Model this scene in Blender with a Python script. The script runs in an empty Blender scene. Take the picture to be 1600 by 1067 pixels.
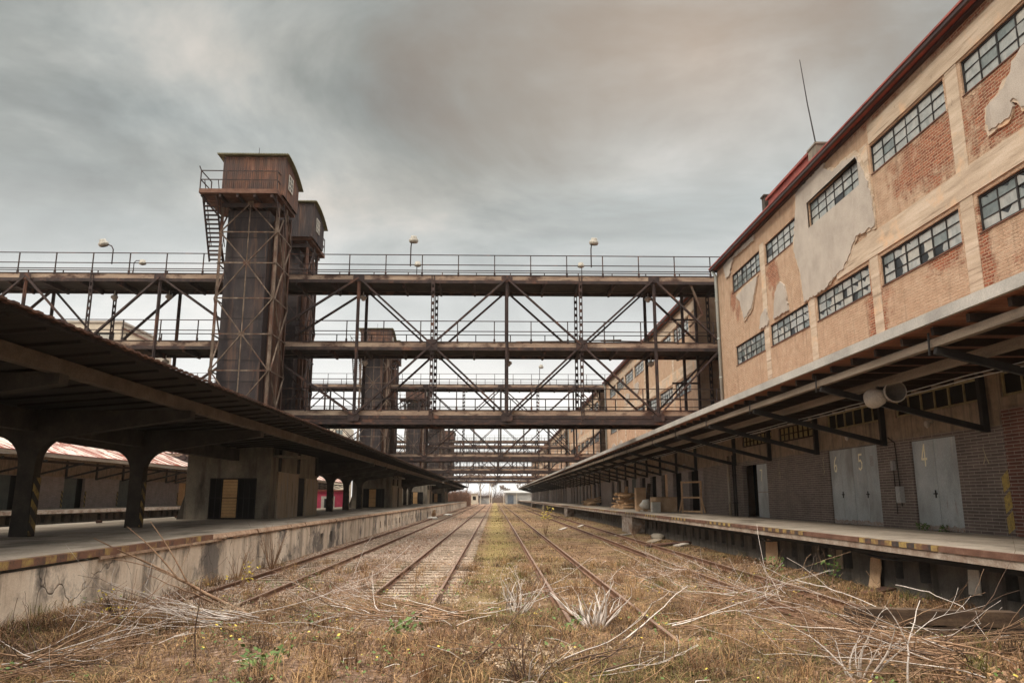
import bpy, math, random
import numpy as np
from mathutils import Vector, Matrix
from mathutils.geometry import tessellate_polygon

random.seed(7)
rng = np.random.default_rng(7)
R = math.radians
scene = bpy.context.scene
COL = scene.collection

# ------------------------------------------------------------------ helpers
ORG = {}


def tag(o, label=None, cat=None, group=None, kind=None):
    for k, v in (('label', label), ('category', cat), ('group', group), ('kind', kind)):
        if v:
            o[k] = v
    return o


def thing(name, label, cat, loc=(0, 0, 0), group=None, kind=None):
    o = bpy.data.objects.new(name, None)
    o.empty_display_size = 0.3
    COL.objects.link(o)
    o.location = loc
    ORG[o.name] = Vector(loc)
    return tag(o, label, cat, group, kind)


class MB:
    """collects shapes in world coordinates, links them as ONE mesh object"""

    def __init__(s):
        s.v, s.f, s.m, s.s = [], [], [], []
        s.mi = 0
        s.smooth = False

    def face(s, *idx):
        s.f.append(idx)
        s.m.append(s.mi)
        s.s.append(s.smooth)

    def box(s, x0, x1, y0, y1, z0, z1):
        b = len(s.v)
        s.v += [(x0, y0, z0), (x1, y0, z0), (x1, y1, z0), (x0, y1, z0),
                (x0, y0, z1), (x1, y0, z1), (x1, y1, z1), (x0, y1, z1)]
        for q in ((0, 3, 2, 1), (4, 5, 6, 7), (0, 1, 5, 4), (1, 2, 6, 5), (2, 3, 7, 6), (3, 0, 4, 7)):
            s.face(*[b + i for i in q])
        return s

    def quad(s, a, b, c, d):
        n = len(s.v)
        s.v += [tuple(a), tuple(b), tuple(c), tuple(d)]
        s.face(n, n + 1, n + 2, n + 3)
        return s

    def tri(s, a, b, c):
        n = len(s.v)
        s.v += [tuple(a), tuple(b), tuple(c)]
        s.face(n, n + 1, n + 2)
        return s

    def bar(s, p0, p1, w, h, up=(0, 0, 1)):
        p0, p1 = Vector(p0), Vector(p1)
        d = (p1 - p0).normalized()
        u = Vector(up)
        if abs(d.dot(u)) > .98:
            u = Vector((0, 1, 0))
        r = d.cross(u).normalized()
        u = r.cross(d).normalized()
        b = len(s.v)
        for p in (p0, p1):
            for a, c in ((-1, -1), (1, -1), (1, 1), (-1, 1)):
                s.v.append(tuple(p + r * (a * w / 2) + u * (c * h / 2)))
        for q in ((3, 2, 1, 0), (4, 5, 6, 7), (0, 1, 5, 4), (1, 2, 6, 5), (2, 3, 7, 6), (3, 0, 4, 7)):
            s.face(*[b + i for i in q])
        return s

    def tube(s, pts, rad, n=6, cap=True):
        pts = [Vector(p) for p in pts]
        if not isinstance(rad, (list, tuple)):
            rad = [rad] * len(pts)
        b = len(s.v)
        prev = None
        for i, p in enumerate(pts):
            d = pts[min(i + 1, len(pts) - 1)] - pts[max(i - 1, 0)]
            if d.length < 1e-7:
                d = Vector((0, 0, 1))
            d.normalize()
            if prev is None:
                a = Vector((0, 0, 1)) if abs(d.z) < .9 else Vector((1, 0, 0))
                r = d.cross(a).normalized()
            else:
                r = prev - d * prev.dot(d)
                r = r.normalized() if r.length > 1e-6 else d.orthogonal().normalized()
            prev = r
            u = d.cross(r)
            for k in range(n):
                t = 2 * math.pi * k / n
                s.v.append(tuple(p + (r * math.cos(t) + u * math.sin(t)) * rad[i]))
        for i in range(len(pts) - 1):
            for k in range(n):
                k2 = (k + 1) % n
                s.face(b + i * n + k, b + i * n + k2, b + (i + 1) * n + k2, b + (i + 1) * n + k)
        if cap:
            s.face(*[b + k for k in range(n)][::-1])
            e = b + (len(pts) - 1) * n
            s.face(*[e + k for k in range(n)])
        return s

    def lathe(s, c, axis, prof, n=14):
        """prof: list of (t along axis, radius)"""
        a = Vector(axis).normalized()
        r = a.orthogonal().normalized()
        u = a.cross(r)
        b = len(s.v)
        c = Vector(c)
        for t, q in prof:
            for k in range(n):
                g = 2 * math.pi * k / n
                s.v.append(tuple(c + a * t + (r * math.cos(g) + u * math.sin(g)) * q))
        for i in range(len(prof) - 1):
            for k in range(n):
                k2 = (k + 1) % n
                s.face(b + i * n + k, b + i * n + k2, b + (i + 1) * n + k2, b + (i + 1) * n + k)
        return s

    def prism(s, poly, ax, a, b, holes=()):
        """2-D polygon extruded along axis ax from a to b; poly coordinates are the other two axes in order"""
        def P(q, t):
            q = list(q)
            q.insert(ax, t)
            return tuple(q)
        loops = [list(poly)] + [list(h) for h in holes]
        flat = [q for l in loops for q in l]
        tris = tessellate_polygon([[Vector((q[0], q[1], 0)) for q in l] for l in loops])
        n0 = len(s.v)
        s.v += [P(q, a) for q in flat]
        n1 = len(s.v)
        s.v += [P(q, b) for q in flat]
        for t in tris:
            s.face(*[n0 + i for i in t])
            s.face(*[n1 + i for i in reversed(t)])
        k = 0
        for l in loops:
            m = len(l)
            for i in range(m):
                j = (i + 1) % m
                s.face(n0 + k + i, n0 + k + j, n1 + k + j, n1 + k + i)
            k += m
        return s

    def build(s, name, mats, parent=None, label=None, kind=None, loc=None):
        me = bpy.data.meshes.new(name)
        if parent is not None:
            root = parent
            while root.parent is not None:
                root = root.parent
            org = ORG[root.name]
        else:
            org = Vector(loc or (0, 0, 0))
        me.from_pydata([(v[0] - org[0], v[1] - org[1], v[2] - org[2]) for v in s.v], [], s.f)
        if not isinstance(mats, (list, tuple)):
            mats = [mats]
        for m in mats:
            me.materials.append(m)
        me.polygons.foreach_set('material_index', s.m)
        me.polygons.foreach_set('use_smooth', s.s)
        me.validate()
        me.update()
        o = bpy.data.objects.new(name, me)
        COL.objects.link(o)
        if parent is not None:
            o.parent = parent
        else:
            o.location = org
            ORG[o.name] = org
        if label:
            o['label'] = label
        if kind:
            o['kind'] = kind
        return o


KIDS = None


def copy_tree(o, parent=None, d=None, label=None):
    c = o.copy()
    COL.objects.link(c)
    if parent is not None:
        c.parent = parent
    if d is not None:
        c.location = Vector(o.location) + Vector(d)
        ORG[c.name] = Vector(c.location)
    if label:
        c['label'] = label
    for ch in o.children:
        copy_tree(ch, c)
    return c


# ------------------------------------------------------------------ materials
def N(t, typ, ins=None, **at):
    n = t.nodes.new('ShaderNode' + typ)
    for k, v in at.items():
        setattr(n, k, v)
    for k, v in (ins or {}).items():
        if isinstance(v, bpy.types.NodeSocket):
            t.links.new(v, n.inputs[k])
        else:
            if isinstance(v, (tuple, list)) and len(v) == 3 and n.inputs[k].type == 'RGBA':
                v = (*v, 1)
            n.inputs[k].default_value = v
    return n


def new_mat(name):
    m = bpy.data.materials.new(name)
    m.use_nodes = True
    t = m.node_tree
    return m, t, t.nodes['Principled BSDF']


def mix(t, fac, a, b, blend='MIX'):
    n = t.nodes.new('ShaderNodeMix')
    n.data_type = 'RGBA'
    n.blend_type = blend
    for i, v in ((0, fac), (6, a), (7, b)):
        if isinstance(v, bpy.types.NodeSocket):
            t.links.new(v, n.inputs[i])
        else:
            n.inputs[i].default_value = (*v, 1) if isinstance(v, (tuple, list)) and len(v) == 3 else v
    return n.outputs[2]


def ramp(t, fac, stops):
    n = t.nodes.new('ShaderNodeValToRGB')
    t.links.new(fac, n.inputs[0])
    e = n.color_ramp.elements
    while len(e) < len(stops):
        e.new(.5)
    for el, (p, c) in zip(e, stops):
        el.position = p
        el.color = (*c, 1) if isinstance(c, (tuple, list)) else (c, c, c, 1)
    return n.outputs[0]


def math_(t, op, a, b=None, c=None, clamp=False):
    n = t.nodes.new('ShaderNodeMath')
    n.operation = op
    n.use_clamp = clamp
    for i, v in enumerate((a, b, c)):
        if v is None:
            continue
        if isinstance(v, bpy.types.NodeSocket):
            t.links.new(v, n.inputs[i])
        else:
            n.inputs[i].default_value = v
    return n.outputs[0]


def coords(t, scale=(1, 1, 1), loc=(0, 0, 0), kind='Object', rnd=0.0):
    tc = N(t, 'TexCoord')
    o = tc.outputs[kind]
    if rnd:
        oi = N(t, 'ObjectInfo')
        v = N(t, 'VectorMath', {0: o, 1: N(t, 'CombineXYZ', {0: math_(t, 'MULTIPLY', oi.outputs['Random'], rnd),
              1: math_(t, 'MULTIPLY', oi.outputs['Random'], rnd * 1.7), 2: math_(t, 'MULTIPLY', oi.outputs['Random'], rnd * .6)}).outputs[0]}, operation='ADD')
        o = v.outputs[0]
    return N(t, 'Mapping', {'Vector': o, 'Scale': scale, 'Location': loc}).outputs[0]


def noise(t, vec, scale, detail=6, rough=.6, dist=0.0):
    return N(t, 'TexNoise', {'Vector': vec, 'Scale': scale, 'Detail': detail, 'Roughness': rough, 'Distortion': dist}).outputs[0]


def bumpn(t, h, strength=.3, dist=.02, normal=None):
    ins = {'Height': h, 'Strength': strength, 'Distance': dist}
    if normal is not None:
        ins['Normal'] = normal
    return N(t, 'Bump', ins).outputs[0]


def stained(name, stops, scale=1.5, rough=.85, bump=.3, bs=25, bd=.02, stretch=(1, 1, 1), over=None, metallic=0, rnd=3.0, spec=.3):
    """noise-ramped base colour, optional second stain layer over=(colour, scale, stretch, lo, hi)"""
    m, t, b = new_mat(name)
    v = coords(t, stretch, rnd=rnd)
    c = ramp(t, noise(t, v, scale, 8, .65), stops)
    fine = noise(t, coords(t, rnd=rnd), bs, 5, .6)
    c = mix(t, .35, c, ramp(t, fine, [(.3, .25), (.7, .75)]), 'OVERLAY')
    if over:
        for ov in (over if isinstance(over, list) else [over]):
            oc, os_, ost, lo, hi = ov
            f = ramp(t, noise(t, coords(t, ost, (7, 3, 5), rnd=rnd), os_, 6, .6), [(lo, 0.0), (hi, 1.0)])
            c = mix(t, f, c, oc)
    t.links.new(c, b.inputs['Base Color'])
    b.inputs['Roughness'].default_value = rough
    b.inputs['Metallic'].default_value = metallic
    b.inputs['Specular IOR Level'].default_value = spec
    t.links.new(bumpn(t, fine, bump, bd), b.inputs['Normal'])
    return m


def brick_vec(t, swap=True):
    tc = N(t, 'TexCoord')
    sp = N(t, 'SeparateXYZ', {0: tc.outputs['Object']})
    return sp, N(t, 'CombineXYZ', {0: sp.outputs['Y'], 1: sp.outputs['Z'], 2: 0.0}).outputs[0], tc


def upper_wall(name, blobs, seed):
    m, t, b = new_mat(name)
    sp, vec, tc = brick_vec(t)
    wob = N(t, 'VectorMath', {0: vec, 1: N(t, 'VectorMath', {0: N(t, 'TexNoise', {'Vector': tc.outputs['Object'], 'Scale': 3.0}).outputs['Color'], 'Scale': .05}, operation='SCALE').outputs[0]}, operation='ADD').outputs[0]
    br = N(t, 'TexBrick', {'Vector': wob, 'Color1': (.20, .058, .034), 'Color2': (.41, .15, .085), 'Mortar': (.46, .33, .225), 'Scale': 1.0,
                           'Mortar Size': .014, 'Mortar Smooth': .4, 'Bias': -.1, 'Brick Width': .27, 'Row Height': .088})
    ob = coords(t, (1, 1, 1), (seed, seed * 2, 0))
    n1 = noise(t, ob, .55, 8, .62)
    n2 = noise(t, ob, 2.5, 8, .7)
    n3 = noise(t, ob, 14, 5, .7)
    peach = ramp(t, n2, [(.3, (.40, .285, .20)), (.5, (.55, .415, .30)), (.7, (.68, .55, .42))])
    # bricks showing through thin wash
    peach = mix(t, .5, peach, mix(t, .6, br.outputs['Color'], (.5, .35, .23)))
    mask = ramp(t, n1, [(.62, 0.0), (.70, .85)])
    for (y, z, ry, rz) in blobs:
        dy = math_(t, 'DIVIDE', math_(t, 'SUBTRACT', sp.outputs['Y'], y), ry)
        dz = math_(t, 'DIVIDE', math_(t, 'SUBTRACT', sp.outputs['Z'], z), rz)
        d = math_(t, 'SQRT', math_(t, 'ADD', math_(t, 'MULTIPLY', dy, dy), math_(t, 'MULTIPLY', dz, dz)))
        d = math_(t, 'ADD', d, math_(t, 'MULTIPLY', math_(t, 'SUBTRACT', n2, .5), 2.6))
        k = math_(t, 'SUBTRACT', 1.0, math_(t, 'DIVIDE', math_(t, 'SUBTRACT', d, .65), .45, clamp=True))
        mask = math_(t, 'MAXIMUM', mask, k)
    redc = mix(t, ramp(t, n3, [(.48, 0.0), (.8, .7)]), br.outputs['Color'], (.55, .37, .24))
    c = mix(t, mask, peach, redc)
    # dirt streaks running down
    st = ramp(t, noise(t, coords(t, (1, 3.5, .25), (seed, 2, 1)), 1.3, 5, .6), [(.55, 0.0), (.74, .55)])
    c = mix(t, st, c, (.22, .155, .105))
    t.links.new(c, b.inputs['Base Color'])
    b.inputs['Roughness'].default_value = .93
    b.inputs['Specular IOR Level'].default_value = .15
    n4 = noise(t, ob, 6.5, 6, .75)
    h = math_(t, 'ADD', math_(t, 'MULTIPLY', br.outputs['Fac'], -.7), math_(t, 'ADD', math_(t, 'MULTIPLY', n3, 1.3), math_(t, 'MULTIPLY', n4, 2.2)))
    h = math_(t, 'SUBTRACT', h, math_(t, 'MULTIPLY', mask, 1.2))
    c = mix(t, ramp(t, n4, [(.30, .55), (.42, 0.0)]), c, (.26, .165, .105))
    c = mix(t, ramp(t, n4, [(.60, 0.0), (.75, .5)]), c, (.68, .54, .40))
    t.links.new(c, b.inputs['Base Color'])
    nn = bumpn(t, h, 1.0, .03)
    t.links.new(nn, b.inputs['Normal'])
    return m


def lower_wall(name, c1, c2, mortar, zband):
    m, t, b = new_mat(name)
    sp, vec, tc = brick_vec(t)
    br = N(t, 'TexBrick', {'Vector': vec, 'Color1': c1, 'Color2': c2, 'Mortar': mortar, 'Scale': 1.0,
                           'Mortar Size': .011, 'Mortar Smooth': .2, 'Brick Width': .52, 'Row Height': .085})
    ob = coords(t)
    n2 = noise(t, ob, 1.2, 8, .7)
    c = mix(t, .5, br.outputs['Color'], ramp(t, n2, [(.3, .25), (.7, .7)]), 'OVERLAY')
    pl = ramp(t, noise(t, ob, 2.0, 8, .7), [(.3, (.15, .11, .075)), (.5, (.26, .195, .14)), (.72, (.36, .275, .20))])
    st = ramp(t, noise(t, coords(t, (1, 4, .3)), 1.2, 5), [(.5, 0.0), (.7, .7)])
    pl = mix(t, st, pl, (.06, .05, .045))
    zz = math_(t, 'ADD', sp.outputs['Z'], math_(t, 'MULTIPLY', n2, .35))
    f = ramp(t, math_(t, 'DIVIDE', math_(t, 'SUBTRACT', zz, zband + .12), .1, clamp=True), [(0, 0.0), (1, 1.0)])
    c = mix(t, f, c, pl)
    t.links.new(c, b.inputs['Base Color'])
    b.inputs['Roughness'].default_value = .7
    b.inputs['Specular IOR Level'].default_value = .3
    t.links.new(bumpn(t, math_(t, 'ADD', math_(t, 'MULTIPLY', br.outputs['Fac'], -1.0), noise(t, ob, 30, 4)), .6, .015), b.inputs['Normal'])
    return m


def hazard(name, axis, period, base, slope=0.0, wear=.5, lo=.35):
    m, t, b = new_mat(name)
    sp = N(t, 'SeparateXYZ', {0: N(t, 'TexCoord').outputs['Object']})
    x = sp.outputs[axis]
    if slope:
        x = math_(t, 'ADD', x, math_(t, 'MULTIPLY', sp.outputs['Y' if axis == 'Z' else 'Z'], slope))
    fr = math_(t, 'FRACT', math_(t, 'DIVIDE', x, period))
    k = math_(t, 'GREATER_THAN', fr, .5)
    c = mix(t, k, (.035, .033, .032), (.36, .255, .08))
    w = ramp(t, noise(t, coords(t), 3.0, 8, .75), [(lo, 0.0), (lo + .2, 1.0)])
    c = mix(t, math_(t, 'MULTIPLY', w, wear), c, base)
    t.links.new(c, b.inputs['Base Color'])
    b.inputs['Roughness'].default_value = .85
    return m


MT = {}
MT['steel'] = stained('rusty_dark_steel', [(.3, (.020, .015, .016)), (.5, (.040, .027, .026)), (.7, (.078, .045, .037))], 2.2, .75, .35, 30, .01,
                      over=((.15, .07, .045), 1.1, (1, 1, .5), .57, .70))
MT['steel_far'] = MT['steel']
MT['steel_lt'] = stained('pale_weathered_steel', [(.3, (.055, .038, .028)), (.5, (.115, .082, .06)), (.7, (.23, .18, .14))], 3, .8, .3, 30, .01,
                         stretch=(1, 1, .5), over=((.085, .04, .027), 1.8, (1, 1, .4), .5, .62))
MT['fascia'] = stained('rusty_pale_channel', [(.3, (.16, .105, .08)), (.5, (.30, .22, .165)), (.7, (.42, .33, .25))], 1.2, .85, .3, 25, .01,
                       stretch=(.5, 1, 2.5), over=((.07, .04, .032), 1.6, (.5, 1, 1), .5, .62))
MT['deck'] = stained('sooty_deck', [(.3, (.02, .017, .015)), (.7, (.06, .047, .038))], 1.2, .9, .3, 20)
MT['shaft'] = stained('dark_sheet_steel', [(.3, (.020, .016, .019)), (.5, (.036, .028, .030)), (.7, (.06, .043, .041))], 1.6, .6, .2, 30, .005,
                      stretch=(1, 1, .3), over=[((.13, .07, .045), 1.1, (2.2, 2.2, .22), .54, .72), ((.095, .08, .075), 1.3, (3, 3, .2), .6, .75)])
MT['rust'] = stained('red_brown_rust', [(.3, (.045, .026, .021)), (.5, (.09, .044, .030)), (.7, (.16, .08, .05))], 2, .9, .4, 30,
                     stretch=(1, 1, .3), over=((.06, .035, .03), 1.4, (1, 1, .3), .5, .65))
def corr_mat():
    m, t, b = new_mat('rusty_corrugated_sheet')
    tc = coords(t, (3.0, 3.0, .28))
    c = ramp(t, noise(t, tc, 1.6, 8, .7), [(.3, (.045, .028, .023)), (.46, (.085, .043, .03)), (.58, (.17, .075, .042)), (.7, (.30, .18, .125)), ])
    c = mix(t, ramp(t, noise(t, coords(t), .5, 4), [(.42, 0.0), (.62, .85)]), c, (.055, .042, .042))
    t.links.new(c, b.inputs['Base Color'])
    b.inputs['Roughness'].default_value = .8
    return m
MT['corr'] = corr_mat()
MT['roofgreen'] = stained('mossy_tin', [(.3, (.10, .10, .05)), (.6, (.19, .18, .10)), (.75, (.12, .07, .05))], 3, .8)
MT['conc'] = stained('board_marked_concrete', [(.3, (.33, .26, .19)), (.5, (.46, .37, .28)), (.7, (.57, .48, .385))], 1.3, .92, .5, 40, .01,
                     stretch=(1, .35, 3.2), over=[((.20, .145, .10), 1.6, (1, .22, 4.5), .56, .72), ((.58, .40, .26), .8, (1, 1, 1), .55, .66), ((.13, .09, .065), 1.2, (1, 2.5, 1), .68, .76)])
MT['plaster'] = stained('grey_plaster', [(.3, (.31, .275, .24)), (.5, (.385, .345, .30)), (.7, (.45, .405, .355))], .9, .92, .2, 35, .008,
                        over=[((.46, .41, .35), 2.0, (1, 1.6, .3), .6, .72), ((.27, .23, .19), 1.1, (1, 2, .4), .64, .78)])
MT['redmetal'] = stained('oxide_red_flashing', [(.3, (.15, .035, .03)), (.6, (.29, .075, .058)), (.75, (.34, .13, .10))], 1.5, .6, .1)
MT['darkgutter'] = stained('dark_gutter', [(.3, (.028, .019, .019)), (.7, (.06, .036, .034))], 2, .5, .1)
MT['zinc'] = stained('zinc_flashing', [(.3, (.27, .255, .24)), (.5, (.38, .365, .34)), (.7, (.48, .455, .42))], .8, .55, .1, 30, .005, stretch=(1, 1, 1),
                     over=((.30, .17, .11), 1.4, (1, .6, 2), .66, .76), spec=.4)
MT['beamwood'] = stained('grey_weathered_timber', [(.3, (.12, .095, .075)), (.5, (.20, .16, .125)), (.7, (.28, .23, .185))], 1.6, .9, .4, 30, .01, stretch=(2, .25, 3))
MT['soffit'] = stained('red_brown_planks', [(.3, (.15, .06, .038)), (.5, (.27, .115, .07)), (.7, (.38, .19, .12))], 2.0, .9, .3, 20, .01, stretch=(.3, 7, 1))
MT['rafter'] = stained('dark_timber', [(.3, (.018, .013, .011)), (.7, (.042, .027, .021))], 2, .9)
MT['black'] = stained('black_painted_steel', [(.3, (.012, .012, .013)), (.7, (.032, .029, .028))], 2, .7, .1)
MT['dark'] = stained('interior_shade', [(.3, (.008, .007, .007)), (.7, (.018, .016, .015))], 1, 1.0, .1)  # near-black: the shade behind openings put into the colour
MT['door'] = stained('blue_grey_sheet_door', [(.3, (.30, .33, .345)), (.5, (.38, .41, .425)), (.7, (.45, .47, .475))], .9, .6, .1, 25, .005,
                     over=[((.50, .49, .47), 1.2, (1, 3, .3), .6, .75), ((.20, .11, .07), 2.2, (1, 2, .35), .62, .80), ((.24, .245, .24), .5, (1, 1.5, .8), .5, .7)])
MT['doorrust'] = stained('rusted_door_edge', [(.35, (.24, .14, .095)), (.5, (.34, .31, .29)), (.7, (.20, .11, .07))], 7, .85)
MT['doordark'] = stained('dark_green_door', [(.3, (.05, .06, .057)), (.7, (.10, .115, .105))], 1.5, .7)
MT['yframe'] = stained('yellowed_paint_frame', [(.3, (.21, .17, .09)), (.7, (.36, .30, .17))], 3, .8)
MT['ypane'] = stained('yellow_grimy_glass', [(.3, (.20, .145, .045)), (.5, (.31, .24, .09)), (.7, (.12, .09, .045))], 2.5, .35)
MT['cream'] = stained('cream_brush_paint', [(.3, (.78, .72, .50)), (.7, (.88, .84, .66))], 8, .8)
MT['creamdim'] = stained('faded_cream_paint', [(.3, (.25, .22, .15)), (.7, (.45, .40, .28))], 8, .8)
MT['glass_a'] = stained('sky_grey_glass', [(.3, (.24, .265, .26)), (.5, (.32, .335, .325)), (.7, (.41, .41, .385))], 1.1, .22, .05, 6, .01, stretch=(1, 3, .6), spec=.5)  # grey of the reflected sky painted into the pane colour
MT['glass_b'] = stained('sky_blue_glass', [(.3, (.10, .125, .128)), (.5, (.16, .19, .19)), (.7, (.23, .255, .25))], 1.4, .18, .05, 6, .01, spec=.5)  # darker bluish sky reflection, also put into the base colour
MT['glass_c'] = stained('sky_pale_glass', [(.3, (.30, .305, .28)), (.6, (.42, .415, .38))], 1.3, .35, .05, 6, .01)  # palest of the painted sky reflections
MT['glass_d'] = stained('broken_dark_pane', [(.3, (.012, .014, .016)), (.7, (.035, .04, .045))], 1.3, .3, .05)
MT['platform'] = stained('worn_platform_concrete', [(.3, (.25, .215, .175)), (.5, (.37, .32, .265)), (.7, (.47, .41, .345))], .9, .9, .35, 18, .01,
                         over=[((.13, .112, .088), .7, (1, .3, 1), .50, .68), ((.14, .115, .09), 2.5, (1, .5, 1), .6, .75)])
MT['rwall'] = stained('damp_grey_base_wall', [(.3, (.06, .055, .05)), (.5, (.115, .105, .095)), (.7, (.17, .15, .13))], 1.2, .92, .4, 25, .015,
                      over=((.045, .04, .036), 1.2, (1, 3, .3), .5, .7))
def lwall_mat():
    m, t, b = new_mat('stained_cream_concrete')
    v = coords(t)
    c = ramp(t, noise(t, coords(t, (1, 1, .7)), .8, 9, .68), [(.28, (.36, .275, .20)), (.45, (.56, .455, .355)), (.6, (.66, .56, .455)), (.75, (.75, .665, .56))])
    sp = N(t, 'SeparateXYZ', {0: N(t, 'TexCoord').outputs['Object']})
    # run-off streaks that start under the lip
    st = noise(t, coords(t, (1, 1.25, .16), (0, 3, 0)), 1.0, 7, .7)
    c = mix(t, ramp(t, st, [(.50, 0.0), (.66, .85)]), c, (.10, .075, .055))
    st2 = noise(t, coords(t, (1, .5, .45), (4, 9, 2)), .8, 8, .72)
    c = mix(t, ramp(t, st2, [(.52, 0.0), (.60, .85)]), c, (.085, .075, .07))
    # hairline cracks: thin Voronoi cell borders
    vo = N(t, 'TexVoronoi', {'Vector': N(t, 'VectorMath', {0: v, 1: N(t, 'VectorMath', {0: N(t, 'TexNoise', {'Vector': v, 'Scale': 2.0}).outputs['Color'], 'Scale': .6}, operation='SCALE').outputs[0]}, operation='ADD').outputs[0], 'Scale': .42}, feature='DISTANCE_TO_EDGE')
    cr = ramp(t, vo.outputs['Distance'], [(0.0, .75), (.006, 0.0)])
    c = mix(t, cr, c, (.05, .04, .03))
    fine = noise(t, v, 30, 5)
    c = mix(t, .3, c, ramp(t, fine, [(.3, .3), (.7, .7)]), 'OVERLAY')
    t.links.new(c, b.inputs['Base Color'])
    b.inputs['Roughness'].default_value = .93
    n1 = bumpn(t, fine, .4, .01)
    t.links.new(bumpn(t, math_(t, 'MULTIPLY', cr, -1.0), .8, .03, n1), b.inputs['Normal'])
    return m
MT['lwall'] = lwall_mat()
MT['lip'] = stained('broken_pinkish_lip', [(.3, (.20, .125, .08)), (.5, (.36, .24, .165)), (.7, (.48, .36, .26))], 2.5, .95, .8, 14, .03, over=((.13, .06, .04), 1.3, (1, .5, 1), .58, .7))
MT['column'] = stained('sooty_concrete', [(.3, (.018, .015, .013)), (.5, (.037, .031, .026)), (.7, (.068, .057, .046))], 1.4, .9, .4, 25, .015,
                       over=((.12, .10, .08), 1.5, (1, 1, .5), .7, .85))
MT['arm'] = stained('brown_grey_beam', [(.3, (.06, .047, .036)), (.5, (.10, .078, .059)), (.7, (.145, .115, .088))], 1.3, .9, .3, 25, .01)
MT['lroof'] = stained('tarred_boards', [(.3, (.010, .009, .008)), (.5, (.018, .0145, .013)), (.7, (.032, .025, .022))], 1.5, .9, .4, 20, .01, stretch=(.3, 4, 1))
MT['hutwall'] = stained('patched_hut_wall', [(.3, (.09, .08, .066)), (.5, (.17, .15, .12)), (.7, (.26, .225, .18))], 1.0, .9, .4, 22, .015, stretch=(1, 1, .5),
                        over=((.06, .05, .043), 1.1, (1.5, 1.5, .3), .52, .7))
MT['hutboard'] = stained('faded_boards', [(.3, (.22, .18, .13)), (.5, (.33, .27, .20)), (.7, (.24, .25, .24))], 1.1, .9, .3, 25, .01, stretch=(1, 3, .4),
                         over=((.12, .08, .055), 1.6, (1, 2, .4), .56, .7))
MT['orange'] = stained('ochre_panel', [(.3, (.44, .26, .11)), (.7, (.58, .38, .19))], 1.5, .8)
MT['rail'] = stained('rusty_rail', [(.3, (.085, .045, .03)), (.5, (.14, .07, .043)), (.7, (.21, .12, .08))], 3, .7, .3, 30, .005, stretch=(1, .4, 1))
MT['railtop'] = stained('dull_rail_head', [(.3, (.14, .085, .06)), (.7, (.25, .17, .13))], 3, .5, .1, 30, .004, stretch=(1, .3, 1))
MT['sleeper'] = stained('weathered_sleeper', [(.3, (.17, .13, .095)), (.5, (.28, .22, .165)), (.7, (.40, .33, .26))], 3, .95, .6, 20, .02, stretch=(.4, 3, 1))
MT['darktimber'] = stained('dark_old_timber', [(.3, (.03, .02, .014)), (.5, (.07, .045, .03)), (.7, (.12, .08, .05))], 2, .95, .6, 20, .02, stretch=(.4, 3, 3))
MT['stem_w'] = stained('bleached_stem', [(.3, (.40, .35, .315)), (.7, (.70, .635, .585))], 5, .8)
MT['stem_b'] = stained('brown_stem', [(.3, (.15, .085, .05)), (.5, (.27, .165, .10)), (.7, (.38, .26, .17))], 4, .85)
MT['stem_d'] = stained('dark_twig', [(.3, (.05, .03, .022)), (.7, (.13, .08, .055))], 4, .85)
MT['fluff'] = stained('seed_fluff', [(.3, (.26, .19, .13)), (.7, (.46, .36, .26))], 6, 1.0)
MT['cardboard'] = stained('cardboard', [(.3, (.46, .30, .18)), (.7, (.62, .44, .29))], 2, .9)
MT['woodlt'] = stained('bare_wood', [(.3, (.38, .23, .125)), (.7, (.58, .40, .25))], 3, .85, .3, 20, .01, stretch=(1, 1, .4))
MT['white'] = stained('dirty_white', [(.3, (.45, .43, .39)), (.7, (.68, .65, .59))], 2, .7)
MT['lampwhite'] = stained('enamel_lamp', [(.3, (.26, .245, .21)), (.7, (.40, .38, .33))], 6, .4)
MT['horn'] = stained('grey_horn', [(.3, (.34, .30, .26)), (.7, (.48, .43, .38))], 4, .5)
MT['horn_shade'] = stained('shaded_grey_horn', [(.3, (.10, .09, .08)), (.7, (.17, .15, .135))], 4, .6)  # inside of the horn: its shade put into a darker grey
MT['pink'] = stained('pink_kiosk_paint', [(.3, (.50, .05, .11)), (.7, (.64, .09, .17))], 2, .6)
MT['paintroof'] = stained('pink_white_tin_roof', [(.3, (.62, .54, .50)), (.7, (.80, .74, .70))], .6, .5, .1, over=((.30, .11, .08), .55, (.35, 1.6, .35), .50, .54))
MT['palewall'] = stained('pale_render', [(.3, (.48, .42, .34)), (.7, (.60, .54, .45))], .5, .9)
MT['bluedoor'] = stained('blue_sheet', [(.3, (.07, .09, .12)), (.7, (.11, .135, .17))], 1, .6)
MT['greyshed'] = stained('grey_shed_sheet', [(.3, (.25, .25, .25)), (.7, (.38, .38, .37))], 1, .6)
MT['bark'] = stained('grey_bark', [(.3, (.09, .07, .06)), (.7, (.19, .15, .13))], 3, .9)
MT['twig'] = stained('hazy_twig', [(.3, (.13, .09, .075)), (.7, (.22, .16, .13))], 3, .9)
MT['hedge'] = stained('red_brown_twigs', [(.3, (.20, .11, .075)), (.7, (.34, .20, .14))], 3, .9)
MT['leaf_y'] = stained('yellow_leaf', [(.3, (.42, .30, .04)), (.7, (.60, .48, .09))], 6, .7)
MT['leaf_o'] = stained('ochre_leaf', [(.3, (.38, .20, .08)), (.7, (.55, .36, .18))], 6, .7)
MT['leaf_g'] = stained('bramble_leaf', [(.3, (.045, .09, .02)), (.7, (.12, .18, .04))], 6, .6)
MT['leaf_b'] = stained('fallen_leaf', [(.3, (.16, .08, .045)), (.5, (.30, .175, .105)), (.7, (.46, .31, .20))], 9, .8)
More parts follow.
